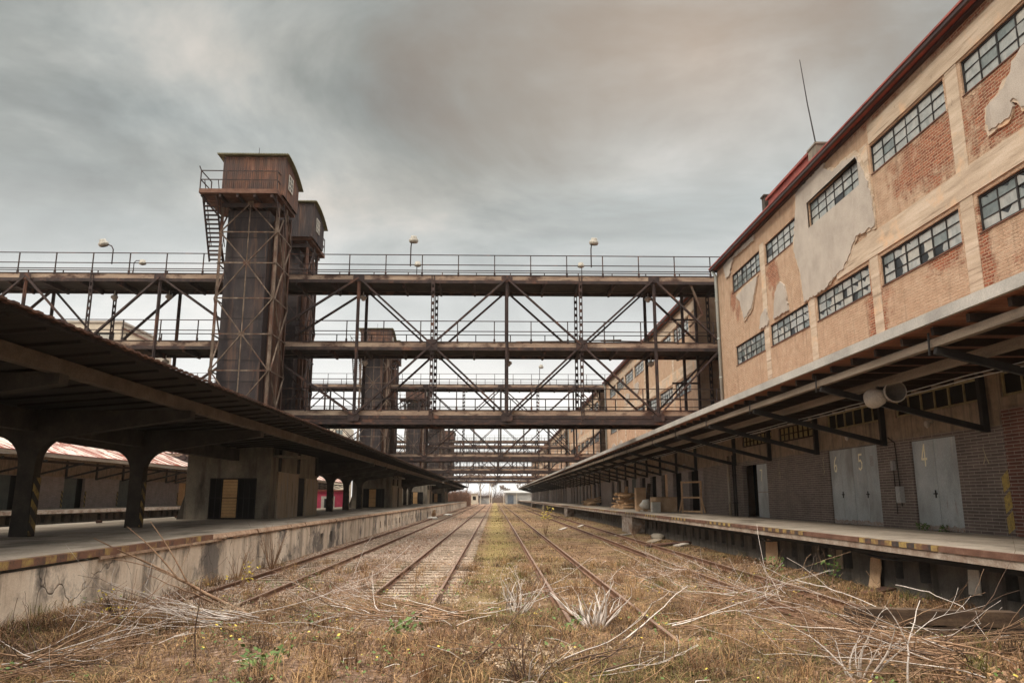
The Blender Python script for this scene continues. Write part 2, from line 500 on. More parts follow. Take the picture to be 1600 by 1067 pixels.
MT['grass_a'] = stained('straw_blade', [(.3, (.20, .115, .052)), (.7, (.44, .28, .135))], 1.5, .85)
MT['grass_b'] = stained('brown_blade', [(.3, (.095, .048, .024)), (.7, (.225, .118, .058))], 1.5, .85)
MT['grass_c'] = stained('green_blade', [(.3, (.075, .075, .02)), (.7, (.165, .145, .04))], 1.5, .8)
MT['grass_d'] = stained('rotten_blade', [(.3, (.05, .032, .02)), (.7, (.13, .082, .052))], 1.5, .9)
MT['stone'] = stained('ballast', [(.3, (.20, .14, .105)), (.5, (.38, .29, .23)), (.7, (.60, .51, .43))], 3, .95)
MT['haz_edge'] = hazard('striped_edge', 'Y', .62, (.13, .06, .04), 0, .95, .42)
MT['haz_edge_l'] = hazard('rusty_striped_edge', 'Y', .7, (.16, .075, .045), 0, 1.0, .34)
MT['haz_col'] = hazard('striped_column_edge', 'Z', .42, (.05, .042, .036), .9, .92, .40)
MT['edge'] = stained('rusty_angle_iron', [(.3, (.075, .04, .03)), (.5, (.13, .065, .045)), (.7, (.21, .12, .085))], 2, .8, .4, 25, .01)
MT['edgeconc'] = stained('chipped_edge_concrete', [(.3, (.16, .095, .07)), (.45, (.27, .205, .165)), (.6, (.40, .34, .285)), (.75, (.52, .46, .39))], 3.2, .95, .6, 20, .02, stretch=(1, .5, 1))
MT['pipe'] = stained('pale_downpipe', [(.3, (.26, .30, .29)), (.7, (.40, .43, .41))], 2, .6)
MT['pipe_d'] = stained('dark_pipe', [(.3, (.035, .03, .028)), (.7, (.085, .07, .06))], 2, .6)

Y0 = 42.2            # far corner of the nearest warehouse block
PER = 44.9           # blocks, bridges and lift towers repeat with this spacing
XW = 12.7            # warehouse wall plane
SEED_BLOBS = [(20.6 - Y0, 12.05, 2.3, 1.05), (17.5 - Y0, 12.0, 1.5, 1.3), (33.7 - Y0, 12.3, .8, .95), (39.5 - Y0, 12.5, .6, .6),
              (17.5 - Y0, 14.95, 3.2, .3), (23.8 - Y0, 14.95, 2.6, .3), (24.6 - Y0, 8.1, .7, 1.3), (18.9 - Y0, 8.2, .5, 1.6), (14.5 - Y0, 11.6, 2.5, .9), (20.5 - Y0, 8.9, 1.0, .5)]
MT['upper1'] = upper_wall('peeling_brick_near', SEED_BLOBS, 3.3)
MT['upper2'] = upper_wall('peeling_brick_far', [], 11.7)
MT['lower'] = lower_wall('dark_clinker_brick', (.105, .082, .075), (.155, .12, .108), (.30, .26, .225), 4.0)
MT['lowerfar'] = lower_wall('dim_clinker_brick', (.21, .17, .155), (.27, .22, .20), (.36, .315, .285), 4.0)
MT['pier'] = lower_wall('red_brown_pier_brick', (.10, .035, .028), (.15, .06, .045), (.30, .25, .21), 9.0)


# ------------------------------------------------------------------ ground
def mound_edge(x):
    return 18.6 - 4.4 * np.clip((x + 1.6) / 4.0, 0, 1)


def gz(x, y):
    """ground height: nearly level yard, a low rough mound in the foreground"""
    ys = mound_edge(x)
    near = np.clip((ys - y) / 3.0, 0, 1)
    near = near * near * (3 - 2 * near)
    z = -.17 + .21 * near * (1 - .35 * np.clip((np.abs(x) - 6) / 4, 0, 1))
    z = z + (.05 * np.sin(x * .9 + y * .37) * np.sin(y * .61 - x * .23) + .03 * np.sin(x * 2.3 + 1.7) * np.sin(y * 1.9)) * np.clip((45 - y) / 30, .25, 1)
    z = z + .16 * np.exp(-((x - 9.2) / 1.0) ** 2) + .14 * np.exp(-((x + 7.6) / .8) ** 2) * np.clip((26 - y) / 10, 0, 1)
    return z


def build_ground():
    xs = np.concatenate([np.array([-900, -400, -150, -60]), np.arange(-40, -12, 2.0), np.arange(-12, 12.01, .3), np.arange(14, 40, 3.0), np.array([60, 150, 400, 900])])
    ys = np.concatenate([np.array([-200, -60, -20, -5]), np.arange(0, 30, .3), np.arange(30, 60, .8), np.arange(60, 130, 3.0), np.arange(130, 400, 12.0), np.array([500, 800, 1500, 3000])])
    X, Yg = np.meshgrid(xs, ys)
    Z = gz(X, Yg)
    Z = np.where((np.abs(X) > 45) | (Yg > 380), -.17, Z)
    v = np.stack([X.ravel(), Yg.ravel(), Z.ravel()], 1)
    nx, ny = len(xs), len(ys)
    f = [(j * nx + i, j * nx + i + 1, (j + 1) * nx + i + 1, (j + 1) * nx + i) for j in range(ny - 1) for i in range(nx - 1)]
    me = bpy.data.meshes.new('ground')
    me.from_pydata(v.tolist(), [], f)
    me.polygons.foreach_set('use_smooth', [True] * len(f))
    m, t, b = new_mat('rough_yard_soil')
    sp = N(t, 'SeparateXYZ', {0: N(t, 'TexCoord').outputs['Object']})
    v0 = coords(t)
    big = noise(t, coords(t, (1, .55, 1)), .35, 8, .65)
    mid = noise(t, v0, 1.8, 9, .72)
    fin = noise(t, v0, 18, 8, .75)
    c = ramp(t, mid, [(.28, (.045, .028, .018)), (.42, (.105, .064, .038)), (.55, (.20, .128, .078)), (.7, (.36, .25, .165))])
    c = mix(t, ramp(t, big, [(.45, 0.0), (.65, .75)]), c, ramp(t, fin, [(.3, (.105, .088, .032)), (.7, (.25, .195, .085))]))
    # reddish ballast around the left and middle tracks
    bx = math_(t, 'MULTIPLY', math_(t, 'GREATER_THAN', sp.outputs['X'], -8.0), math_(t, 'LESS_THAN', math_(t, 'ADD', sp.outputs['X'], math_(t, 'MULTIPLY', mid, 1.6)), -.1))
    bal = ramp(t, N(t, 'TexVoronoi', {'Vector': v0, 'Scale': 9.0}).outputs['Distance'], [(.1, (.42, .31, .245)), (.5, (.25, .155, .11)), (.8, (.09, .055, .04))])
    c = mix(t, math_(t, 'MULTIPLY', bx, ramp(t, mid, [(.3, .35), (.6, .9)])), c, bal)
    # moss strip between the two middle tracks
    d = math_(t, 'ABSOLUTE', math_(t, 'SUBTRACT', sp.outputs['X'], .15))
    d = math_(t, 'ADD', d, math_(t, 'MULTIPLY', math_(t, 'SUBTRACT', mid, .5), 1.8))
    mo = math_(t, 'SUBTRACT', 1.0, math_(t, 'DIVIDE', math_(t, 'SUBTRACT', d, .35), .5, clamp=True))
    far = math_(t, 'DIVIDE', math_(t, 'SUBTRACT', sp.outputs['Y'], 16.0), 14.0, clamp=True)
    c = mix(t, math_(t, 'MULTIPLY', math_(t, 'MULTIPLY', mo, far), .7), c, ramp(t, fin, [(.3, (.15, .115, .04)), (.7, (.33, .26, .11))]))
    c = mix(t, .6, c, ramp(t, fin, [(.3, .2), (.7, .8)]), 'OVERLAY')
    t.links.new(c, b.inputs['Base Color'])
    b.inputs['Roughness'].default_value = .97
    b.inputs['Specular IOR Level'].default_value = .1
    t.links.new(bumpn(t, math_(t, 'ADD', fin, mid), 1.0, .05), b.inputs['Normal'])
    me.materials.append(m)
    o = bpy.data.objects.new('ground', me)
    COL.objects.link(o)
    tag(o, 'dry brown yard soil with moss and ballast between the tracks', None, None, 'structure')


build_ground()


# ------------------------------------------------------------------ tracks
def rail_mb(x, y0, y1):
    m = MB()
    prof = [(-.07, -.15), (.07, -.15), (.07, -.13), (.012, -.11), (.012, -.045), (.036, -.03), (.036, 0), (-.036, 0), (-.036, -.03), (-.012, -.045), (-.012, -.11), (-.07, -.13)]
    m.prism([(x + a, b) for a, b in prof], 1, y0, y1)
    return m


def track(xc, y0, y1, label, sleepers=0, group='railway tracks in the yard'):
    t = thing('railway_track', label, 'railway track', (xc, y0, -.15), group)
    for s in (-1, 1):
        rail_mb(xc + s * .7535, y0, y1).build('rail', MT['rail'], t)
        MB().box(xc + s * .7535 - .03, xc + s * .7535 + .03, y0, y1, .0005, .004).build('rail_head', MT['railtop'], t)
    y = y0 + .3
    rest = MB()
    n = 0
    while y < min(y1, 130):
        j = random.uniform(-.05, .05)
        zt = -.142 + random.uniform(-.014, .02)
        if n < sleepers:
            MB().box(xc - 1.25 + j, xc + 1.25 + j, y, y + .25, -.3, zt).build('sleeper', MT['sleeper'], t)
        elif sleepers:
            rest.box(xc - 1.25 + j, xc + 1.25 + j, y, y + .25, -.3, zt)
        n += 1
        y += .64
    if sleepers:
        rest.build('sleeper', MT['sleeper'], t, kind='stuff')
    return t


track(-6.18, 11, 330, 'rusty railway track with exposed sleepers running along the pale platform wall', 90)
track(-2.07, 9, 330, 'rusty railway track left of the moss strip, second from the pale platform wall', 50)
track(2.14, 9, 330, 'rusty railway track right of the moss strip, crossed by bleached stumps')
track(6.86, 9, 330, 'half buried railway track beneath the right loading platform edge')
track(-19.5, 20, 330, 'railway track on the hidden side of the columned island platform')
track(-23.7, 20, 330, 'railway track in the middle of the far yard behind the island platform')
track(-31.6, 20, 330, 'railway track beside the far left loading platform')


# ------------------------------------------------------------------ walls with openings
def wall_open(m, x, y0, y1, z0, z1, holes, depth=.25, sgn=1):
    """wall skin in plane X=x with rectangular openings (ya,yb,za,zb); reveals go depth inward (sgn*X)"""
    ys = sorted({y0, y1, *[h[0] for h in holes], *[h[1] for h in holes]})
    zs = sorted({z0, z1, *[h[2] for h in holes], *[h[3] for h in holes]})
    ys = [a for a in ys if y0 <= a <= y1]
    zs = [a for a in zs if z0 <= a <= z1]
    for i in range(len(ys) - 1):
        for j in range(len(zs) - 1):
            yc, zc = (ys[i] + ys[i + 1]) / 2, (zs[j] + zs[j + 1]) / 2
            if any(h[0] < yc < h[1] and h[2] < zc < h[3] for h in holes):
                continue
            m.quad((x, ys[i], zs[j]), (x, ys[i], zs[j + 1]), (x, ys[i + 1], zs[j + 1]), (x, ys[i + 1], zs[j]))
    xi = x + sgn * depth
    for a, b, c, d in holes:
        m.quad((x, a, c), (xi, a, c), (xi, a, d), (x, a, d))
        m.quad((x, b, c), (x, b, d), (xi, b, d), (xi, b, c))
        m.quad((x, a, d), (xi, a, d), (xi, b, d), (x, b, d))
        m.quad((x, a, c), (x, b, c), (xi, b, c), (xi, a, c))


def rough_poly(pts, amp=.05, step=.25, keep=None):
    out = []
    for i in range(len(pts)):
        a, b = pts[i], pts[(i + 1) % len(pts)]
        L = math.hypot(b[0] - a[0], b[1] - a[1])
        n = max(1, int(L / step))
        for k in range(n):
            f = k / n
            j = 0 if k == 0 else amp
            out.append((a[0] + (b[0] - a[0]) * f + random.uniform(-j, j), a[1] + (b[1] - a[1]) * f + random.uniform(-j, j)))
    return out


def window(parent, x, ya, yb, za, zb, mode):
    """steel factory window: frame part with mullions, panes as its sub-part"""
    xf = x + .07
    m = MB()
    w = .035
    m.box(xf - .02, xf + .05, ya, yb, za, za + .06)
    m.box(xf - .02, xf + .05, ya, yb, zb - .06, zb)
    m.box(xf - .021, xf + .051, ya, ya + .06, za + .06, zb - .06)
    m.box(xf - .021, xf + .051, yb - .06, yb, za + .06, zb - .06)
    nc, nr = 6, 3
    for i in range(1, nc):
        y = ya + (yb - ya) * i / nc
        ww = w * (1.7 if i % 2 == 0 else .9)
        m.box(xf - .012, xf + .04, y - ww / 2, y + ww / 2, za + .06, zb - .06)
    for j in range(1, nr):
        z = za + (zb - za) * j / nr
        m.box(xf - .006, xf + .034, ya + .06, yb - .06, z - .014, z + .014)
    fr = m.build('window', MT['black'], parent)
    p = MB()
    for i in range(nc):
        for j in range(nr):
            a, b = ya + (yb - ya) * i / nc + .004, ya + (yb - ya) * (i + 1) / nc - .004
            c, d = za + (zb - za) * j / nr + .004, za + (zb - za) * (j + 1) / nr - .004
            q = [random.uniform(-.012, .012) for _ in range(4)]
            X = xf + .014
            A, B, C_, D = (X + q[0], a, c), (X + q[1], b, c), (X + q[2], b, d), (X + q[3], a, d)
            r = random.random()
            if mode == 'top':
                p.mi = 0 if r < .86 else 1 if r < .95 else 2 if r < .99 else 3
                p.quad(A, D, C_, B)
            else:
                dark = 1 if (j == 2 and r < .6) or r < .15 else 0
                if mode == 'dark':
                    dark = 3 if r < .35 else 1
                if r > .5:
                    p.mi = dark or random.choice((0, 0, 0, 2, 1))
                    p.quad(A, D, C_, B)
                else:        # jagged remains of a broken pane in front of the dark room
                    k = random.uniform(.2, .8)
                    s = random.uniform(.2, .8)
                    E = (X, a + (b - a) * k, c)
                    F = (X, a + (b - a) * s, d)
                    G = (X, (a + b) / 2 + random.uniform(-.15, .15), (c + d) / 2)
                    p.mi = random.choice((0, 0, 2, 1))
                    p.quad(A, D, F, G)
                    p.tri(A, G, E)
                    p.mi = random.choice((3, 1, 0, 0))
                    p.quad(E, G, C_, B)
                    p.mi = 3
                    p.tri(G, F, C_)
    p.build('pane', [MT['glass_a'], MT['glass_b'], MT['glass_c'], MT['glass_d']], fr)


def stroke(m, pts, w, x):
    """flat painted brush stroke on a plane X=x ; pts (y,z)"""
    for (a, b) in zip(pts, pts[1:]):
        d = Vector((b[0] - a[0], b[1] - a[1]))
        L = d.length or 1
        nrm = Vector((-d.y, d.x)) / L * w / 2
        e = d / L * w * .3
        m.quad((x, a[0] - e.x + nrm.x, a[1] - e.y + nrm.y), (x, a[0] - e.x - nrm.x, a[1] - e.y - nrm.y),
               (x, b[0] + e.x - nrm.x, b[1] + e.y - nrm.y), (x, b[0] + e.x + nrm.x, b[1] + e.y + nrm.y))
        x -= .0004


GLYPH = {  # (u to the right as seen from the yard, v up), 0..1
    '4': [[(.62, 0), (.62, 1.0), (.05, .32), (.95, .32)]],
    '5': [[(.85, 1), (.25, 1), (.22, .58), (.6, .62), (.85, .42), (.78, .14), (.45, .0), (.12, .1)]],
    '6': [[(.75, 1), (.4, .75), (.2, .35), (.3, .05), (.6, 0), (.82, .2), (.7, .45), (.35, .4), (.22, .28)]],
    '7': [[(.1, 1), (.85, 1), (.4, 0)]],
    'mark': [[(.35, 1), (.3, .45), (.2, .15), (.5, 0), (.75, .15), (.6, .4), (.3, .3)]],
    'lam': [[(.3, 1), (.5, .5), (.15, 0)], [(.5, .5), (.85, 0)]],
    'zig': [[(.7, 1), (.3, .8), (.6, .62), (.25, .4), (.65, .2), (.3, 0)]],
}


def glyph(parent, name, ch, yc, zc, h, w, x, lw=.065):
    m = MB()
    for s in GLYPH[ch]:
        stroke(m, [(yc + w / 2 - u * w, zc - h / 2 + v * h) for u, v in s], lw, x)
    return m.build(name, MT['cream' if name == 'painted_number' else 'creamdim'], parent)


BAYS = [39.55 - 5.17 * k for k in range(7)]      # far edge of each window bay
BL = 4.35
P_POLY = {
    'P1': [(30.24, 14.78), (27.39, 14.85), (27.5, 14.64), (26.69, 14.19), (26.08, 14.21), (25.02, 14.05), (24.66, 13.6), (24.3, 12.82), (24.14, 12.2), (24.07, 11.49), (24.09, 11.1), (25.43, 11.19), (26.04, 10.7), (26.53, 10.36), (27.45, 10.27), (28.02, 10.06), (29.49, 10.06), (30.21, 10.06), (30.4, 11.4), (30.89, 12.48), (30.5, 13.6)],
    'P2': [(15.99, 12.84), (16.43, 12.84), (16.82, 12.67), (16.91, 12.41), (17.12, 12.3), (17.54, 12.11), (17.92, 12.06), (18.04, 11.66), (17.97, 11.41), (17.69, 11.38), (17.1, 11.43), (17.0, 11.58), (17.06, 11.75), (16.95, 11.78), (16.81, 11.66), (16.72, 11.43), (16.28, 11.3), (15.2, 11.2), (14.4, 11.6), (14.2, 12.84)],
    'P3': [(33.76, 10.16), (33.5, 10.9), (33.33, 11.32), (32.7, 11.62), (32.22, 11.28), (31.97, 10.14)],
    'P4': [(38.87, 12.54), (37.2, 12.68), (35.49, 12.7), (35.87, 12.21), (36.53, 11.42), (37.73, 11.06), (38.27, 12.17)],
    'P5': [(35.67, 10.12), (35.36, 10.68), (34.64, 10.88), (34.43, 10.27), (34.53, 10.06)],
    'P6': [(40.69, 14.78), (39.77, 14.85), (35.65, 14.85), (35.66, 14.55), (38.95, 14.7), (39.8, 13.95), (40.4, 14.0)],
}


def right_block(special, label):
    t = thing('brick_warehouse', label, 'warehouse', (XW, Y0, 0), 'brick warehouse blocks along the right platform')
    ya, yb = Y0 - 39.9, Y0
    holes = [(b - BL, b, 12.9, 13.9) for b in BAYS] + [(b - BL, b, 9.0, 10.0) for b in BAYS]
    m = MB()
    wall_open(m, XW, ya, yb, 5.55, 14.95, holes, .2)
    m.quad((XW, yb, 1.27), (XW, yb, 14.95), (26, yb, 14.95), (26, yb, 1.27))
    m.quad((XW, ya, 1.27), (26, ya, 1.27), (26, ya, 14.95), (XW, ya, 14.95))
    m.quad((26, ya, 1.27), (26, yb, 1.27), (26, yb, 14.95), (26, ya, 14.95))
    m.build('upper_wall', MT['upper1' if special else 'upper2'], t)
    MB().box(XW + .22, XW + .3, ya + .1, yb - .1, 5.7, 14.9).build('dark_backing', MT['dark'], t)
    # windows
    for i, b in enumerate(BAYS):
        window(t, XW, b - BL, b, 12.9, 13.9, 'dark' if i == 0 else 'top')
        window(t, XW, b - BL, b, 9.0, 10.0, 'dark' if i == 0 else 'low')
    # sills
    for b in BAYS:
        for z in (12.9, 9.0):
            MB().box(XW - .03, XW + .06, b - BL - .02, b + .02, z - .035, z - .002).build('window_sill', MT['edge'], t)
    # concrete frame
    for i, b in enumerate(BAYS[:-1]):
        y0_, y1_ = b - 5.17 + .03, b - BL - .03
        if special and i == 1:
            y0_ += .0
        MB().box(XW - .022, XW + .02, y0_ + .1, y1_ - .1, 5.6, 14.1).build('pilaster', MT['conc'], t)
    ylim = 27.2 if special else yb - 1
    MB().box(XW - .042, XW + .02, ya + .2, ylim if special else yb - 2.6, 10.12, 10.92).build('concrete_band', MT['conc'], t)
    MB().box(XW - .042, XW + .02, ya + .2, 24.0 if special else yb - 2.6, 13.96, 14.6).build('concrete_band', MT['conc'], t)
    if special:
        for k, p in P_POLY.items():
            pr = rough_poly(p, .05, .11)
            hl = [[(24.82, 12.86), (29.25, 12.86), (29.25, 13.94), (24.82, 13.94)]] if k == 'P1' else ()
            MB().prism(pr, 0, XW - .078, XW + .01, hl).build('plaster_patch', MT['plaster'], t)
            cyy, czz = sum(q[0] for q in p) / len(p), sum(q[1] for q in p) / len(p)
            base = [(q[0] + .1 * (1 if q[0] > cyy else -1) * random.uniform(.2, 1.3), min(q[1] + .1 * (1 if q[1] > czz else -1) * random.uniform(.2, 1.3), 14.85 if q[1] > 14 else 99)) for q in p]
            if k in ('P1', 'P2', 'P4'):
                base = [(q[0], max(10.05, min(q[1], 12.84 if k != 'P1' else 14.85))) for q in base]
                MB().prism(rough_poly(base, .045, .13), 0, XW - .049, XW + .009, hl).build('undercoat', MT['conc'], t)
    else:
        for k in range(7):
            yc = ya + 4 + k * 5.3 + random.uniform(-1, 1)
            zc = random.choice((11.6, 11.9, 8.2, 7.4))
            n = 11
            pr = [(yc + random.uniform(.7, 1.7) * math.cos(2 * math.pi * i / n), zc + random.uniform(.35, .72) * math.sin(2 * math.pi * i / n)) for i in range(n)]
            MB().prism(rough_poly(pr, .04, .2), 0, XW - .06, XW + .01).build('plaster_patch', MT['plaster'], t)
    # eaves
    r = MB()
    r.box(12.42, 26.3, ya - .05, yb + .15, 14.97, 15.05)
    r.prism([(12.4, 15.05), (26.3, 15.05), (26.3, 16.2), (13.6, 15.35)], 1, ya - .06, yb + .16)
    rf = r.build('roof', MT['redmetal'], t)
    MB().box(12.3, 12.39, ya - .05, yb + .16, 14.93, 15.04).build('eaves_gutter', MT['darkgutter'], rf)
    MB().box(12.56, 12.69, ya, yb, 14.86, 14.96).build('cornice', MT['darkgutter'], rf)
    MB().box(12.27, 12.42, ya - .06, yb + .17, 15.052, 15.12).build('roof_edge', MT['redmetal'], rf)
    # downpipe at the far corner
    d = MB()
    d.smooth = True
    d.tube([(12.58, Y0 - .12, 5.6), (12.58, Y0 - .12, 14.6), (12.4, Y0 - .12, 14.9)], .085, 10)
    for z in (6.5, 8.7, 10.9, 13.1):
        d.tube([(12.58, Y0 - .12, z), (12.58, Y0 - .12, z + .09)], .1, 10)
    d.build('downpipe', MT['pipe'], t)
    # stair link in the gap to the next block
    l = MB()
    l.box(14.4, 25.9, Y0 + .002, Y0 + PER - 39.902, 1.27, 14.2)
    l.build('link_wall', MT['column'], t)
    for yy in (Y0 + .9, Y0 + 2.5, Y0 + 4.1):
        MB().box(14.25, 14.395, yy - .18, yy + .18, 1.3, 14.2).build('link_pier', MT['hutwall'], t)
    # ---- ground floor
    gh, doors = [], []
    if special:
        doors = [(21.05, 23.4, 1.27, 3.89, 'shut'), (25.5, 29.3, 1.27, 3.95, 'pair'), (36.1, 39.7, 1.27, 3.8, 'half'), (15.2, 17.4, 1.27, 3.85, 'shut'), (8.6, 11.4, 1.27, 3.85, 'shut')]
        gw = [(19.8, 24.1, 4.68, 5.3, 'five'), (25.0, 29.2, 4.68, 5.3, 'five'), (14.5, 18.9, 4.68, 5.3, 'five'), (30.15, 34.3, 4.6, 5.25, 'grid'), (35.2, 39.5, 4.7, 5.25, 'grid')]
    else:
        k = 0
        y = yb - 2.2
        while y > ya + 3:
            w = 2.5 if k % 3 else 2.1
            doors.append((y - w, y, 1.27, 3.9, ('open', 'open', 'open', 'grey', 'open', 'open', 'wood')[k % 7]))
            y -= w + 1.9
            k += 1
        gw = []
    lm = MB()
    wall_open(lm, XW + .004, ya, yb + PER - 39.9, 1.27, 5.55, [d[:4] for d in doors] + [g[:4] for g in gw], .22)
    lm.build('ground_floor_wall', MT['lower' if special else 'lowerfar'], t)
    bk = MB()
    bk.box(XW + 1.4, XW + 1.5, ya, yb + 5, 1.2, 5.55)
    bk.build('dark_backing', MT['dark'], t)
    for (a, b, c, d, kind) in gw:
        w = MB()
        x = XW + .06
        w.box(x, x + .07, a, b, c, c + .07)
        w.box(x, x + .07, a, b, d - .05, d)
        n = 6 if kind == 'five' else 8
        for i in range(n + 1):
            y = min(max(a + (b - a) * i / n, a + .036), b - .036)
            ww = .035 if i % 2 == 0 else .022
            w.box(x - .004, x + .066, y - ww, y + ww, c + .07, d - .05)
        if kind == 'grid':
            w.box(x + .002, x + .06, a, b, (c + d) / 2 - .02, (c + d) / 2 + .02)
        o = w.build('transom_window', MT['yframe'] if kind == 'five' else MT['rafter'], t)
        MB().quad((x + .04, a, c), (x + .04, a, d), (x + .04, b, d), (x + .04, b, c)).build('pane', MT['dark'] if kind == 'five' else MT['ypane'], o)
    for (a, b, c, d, kind) in doors:
        x = XW + .06
        if kind in ('shut', 'pair'):
            splits = [a, (a + b) / 2, b]
            if kind == 'pair':
                splits = [a, 27.45, b]
            for i in range(2):
                ya_, yb_ = splits[i] + .012, splits[i + 1] - .012
                lean = .05 if i == 0 else .02
                dm = MB()
                dm.prism([(ya_ + .0, c + .02), (yb_, c + .02), (yb_, d - .01), (ya_, d - .01)], 0, x, x + .05)
                leaf = dm.build('door', MT['door'], t)
                e = MB()
                e.prism(rough_poly([(ya_, c + .012), (yb_, c + .012), (yb_, c + .15), (ya_, c + .15)], .035, .09), 0, x - .0025, x + .048)
                e.build('door_foot', MT['doorrust'], leaf)
                hh = MB()
                yh = (yb_ - .12) if (i == 0) else (ya_ + .12)
                if kind == 'pair':
                    yh = (ya_ + yb_) / 2
                hh.box(x - .03, x - .001, yh - .09, yh + .09, 2.30, 2.335)
                hh.box(x - .022, x - .0012, yh - .02, yh + .02, 2.2, 2.42)
                if kind == 'pair' or i == 1:
                    hh.build('door_handle', MT['black'], leaf)
                rb = MB()
                for f in ((.5,) if kind == 'pair' else ()):
                    yy = ya_ + (yb_ - ya_) * f
                    rb.box(x - .008, x - .0011, yy - .02, yy + .02, c + .13, d - .02)
                if kind == 'pair':
                    rb.build('door_seam', MT['door'], leaf)
                if kind == 'shut' and 21 < a < 22 and i == 1:
                    glyph(leaf, 'painted_number', '4', 22.78, 3.44, .62, .3, x - .004)
                if kind == 'pair':
                    glyph(leaf, 'painted_number', '5' if i == 0 else '6', 26.85 if i == 0 else 28.85, 3.42, .52, .34, x - .004)
                    if i == 0:
                        MB().box(x - .003, x - .0008, 25.9, 26.15, 3.25, 3.6).build('faded_notice', MT['greyshed'], leaf)
        elif kind == 'half':
            dm = MB()
            dm.box(x, x + .05, a + .01, a + 1.55, c + .02, d - .02)
            leaf = dm.build('door', MT['door'], t)
            MB().box(x - .012, x - .001, a + .03, a + 1.5, 2.45, 2.49).build('door_rail', MT['doorrust'], leaf)
            glyph(leaf, 'painted_number', '7', a + .95, 3.25, .5, .35, x - .004)
        elif kind == 'grey':
            MB().box(x, x + .05, a, b, c + .02, d).build('door', MT['doordark'], t)
        elif kind == 'wood':
            MB().box(x, x + .05, a, (a + b) / 2, c + .02, d).build('door', MT['woodlt'], t)
    # wall lamps over the doors (fixed fittings)
    for b in BAYS[1:]:
        lm_ = MB()
        lm_.smooth = True
        yc = b - BL / 2 + .2
        lm_.tube([(XW - .001, yc, 4.35), (XW - .14, yc, 4.38)], .03, 8)
        lm_.lathe((XW - .16, yc, 4.34), (0, 0, -1), [(-.05, .02), (-.04, .06), (.02, .08), (.1, .07), (.16, .02)], 10)
        lm_.build('wall_lamp', MT['horn'], t)
    if special:
        for (ch, y, z, h) in (('mark', 34.45, 3.4, .75), ('zig', 29.75, 3.42, .7), ('lam', 19.8, 3.26, .4)):
            glyph(t, 'painted_mark', ch, y, z, h, .32, XW - .002, .035)
        # red brick pier with hazard stripes on its edge
        MB().box(XW - .09, XW + .003, 17.45, 18.85, 1.28, 4.35).build('brick_pier', MT['pier'], t)
        m = MB()
        for z in (1.62, 2.12, 2.62):
            m.prism([(18.98, z - .14), (19.25, z - .3), (19.27, z + .08), (19.0, z + .27)], 0, XW - .003, XW + .001)
        m.build('hazard_stripe', MT['cream'] if False else MT['haz_y'], t)
        # fuse box with conduit
        m = MB()
        m.box(XW - .16, XW - .002, 23.98, 24.22, 2.05, 2.55)
        fb = m.build('fuse_box', MT['greyshed'], t)
        MB().box(XW - .10, XW - .002, 24.35, 24.5, 3.05, 3.35).build('switch_box', MT['greyshed'], t)
        m = MB()
        m.tube([(XW - .05, 24.1, 1.95), (XW - .05, 24.15, 3.0), (XW - .05, 24.2, 3.9), (XW - .05, 24.6, 4.1)], .018, 5)
        m.tube([(XW - .05, 24.42, 1.7), (XW - .05, 24.42, 3.1)], .015, 5)
        m.build('conduit', MT['black'], fb)
        # standing pipes near the far end
        for (y, x, mat, r_) in ((41.6, 12.55, 'hutboard', .07), (40.6, 12.5, 'black', .05), (40.25, 12.5, 'black', .05)):
            m = MB()
            m.smooth = True
            m.tube([(x, y, 1.28), (x, y, 4.4)], r_, 8)
            m.tube([(x, y, 1.9), (x, y, 2.0)], r_ * 1.4, 8)
            m.tube([(x, y, 3.3), (x, y, 3.4)], r_ * 1.4, 8)
            m.build('standing_pipe', MT[mat], t)
    # ---- canopy over the platform
    ca, cb = ya, yb + PER - 39.9
    c = MB()
    n = int((cb - ca) / 1.1)
    c.prism([(8.22, 5.40), (XW - .002, 5.46), (XW - .002, 5.66), (8.22, 5.60)], 1, ca, cb - .004)
    cn = c.build('canopy', MT['soffit'], t)
    MB().box(8.14, 8.215, ca, cb - .004, 5.41, 5.62).build('canopy_fascia', MT['zinc'], cn)
    MB().box(8.40, 8.54, ca, cb - .004, 5.03, 5.19).build('front_beam', MT['beamwood'], cn)
    MB().box(9.4, 9.56, ca, cb - .004, 4.86, 5.04).build('inner_beam', MT['beamwood'], cn)
    for i in range(n):
        y = ca + (i + .5) * (cb - ca) / n
        MB().bar((8.30, y, 5.30), (XW - .01, y, 5.34), .1, .15).build('rafter', MT['rafter'], cn)
    yk = Y0 - 1.54 if special else Y0 - 1.54
    while yk > ca + .5:
        s = MB()
        s.bar((XW - .06, yk, 3.92), (8.42, yk, 4.97), .11, .15)
        s.box(XW - .16, XW - .005, yk - .075, yk + .075, 3.85, 5.38)
        s.bar((8.30, yk, 4.86), (8.32, yk, 5.30), .03, .03)
        s.build('bracket', MT['black'], cn)
        yk -= 5.28
    return t


m_, t_, b_ = new_mat('ochre_hazard_paint')
t_.links.new(ramp(t_, noise(t_, coords(t_), 9, 8, .8), [(.35, (.09, .07, .06)), (.5, (.36, .25, .055)), (.7, (.50, .37, .10))]), b_.inputs['Base Color'])
MT['haz_y'] = m_

blk1 = right_block(True, 'nearest peeling peach brick warehouse block with numbered grey doors under its canopy')
blk2 = right_block(False, 'second brick warehouse block, seen through the nearest steel bridge')
for k, lb in enumerate(('third brick warehouse block along the right platform, beyond the second bridge',
                        'fourth brick warehouse block along the right platform, deep in the distance',
                        'fifth brick warehouse block along the right platform, almost at the end',
                        'last and farthest brick warehouse block at the vanishing end of the platform')):
    copy_tree(blk2, None, (0, PER * (k + 2), 0), lb)
blk2.location.y += PER
ORG[blk2.name] = Vector(blk2.location)

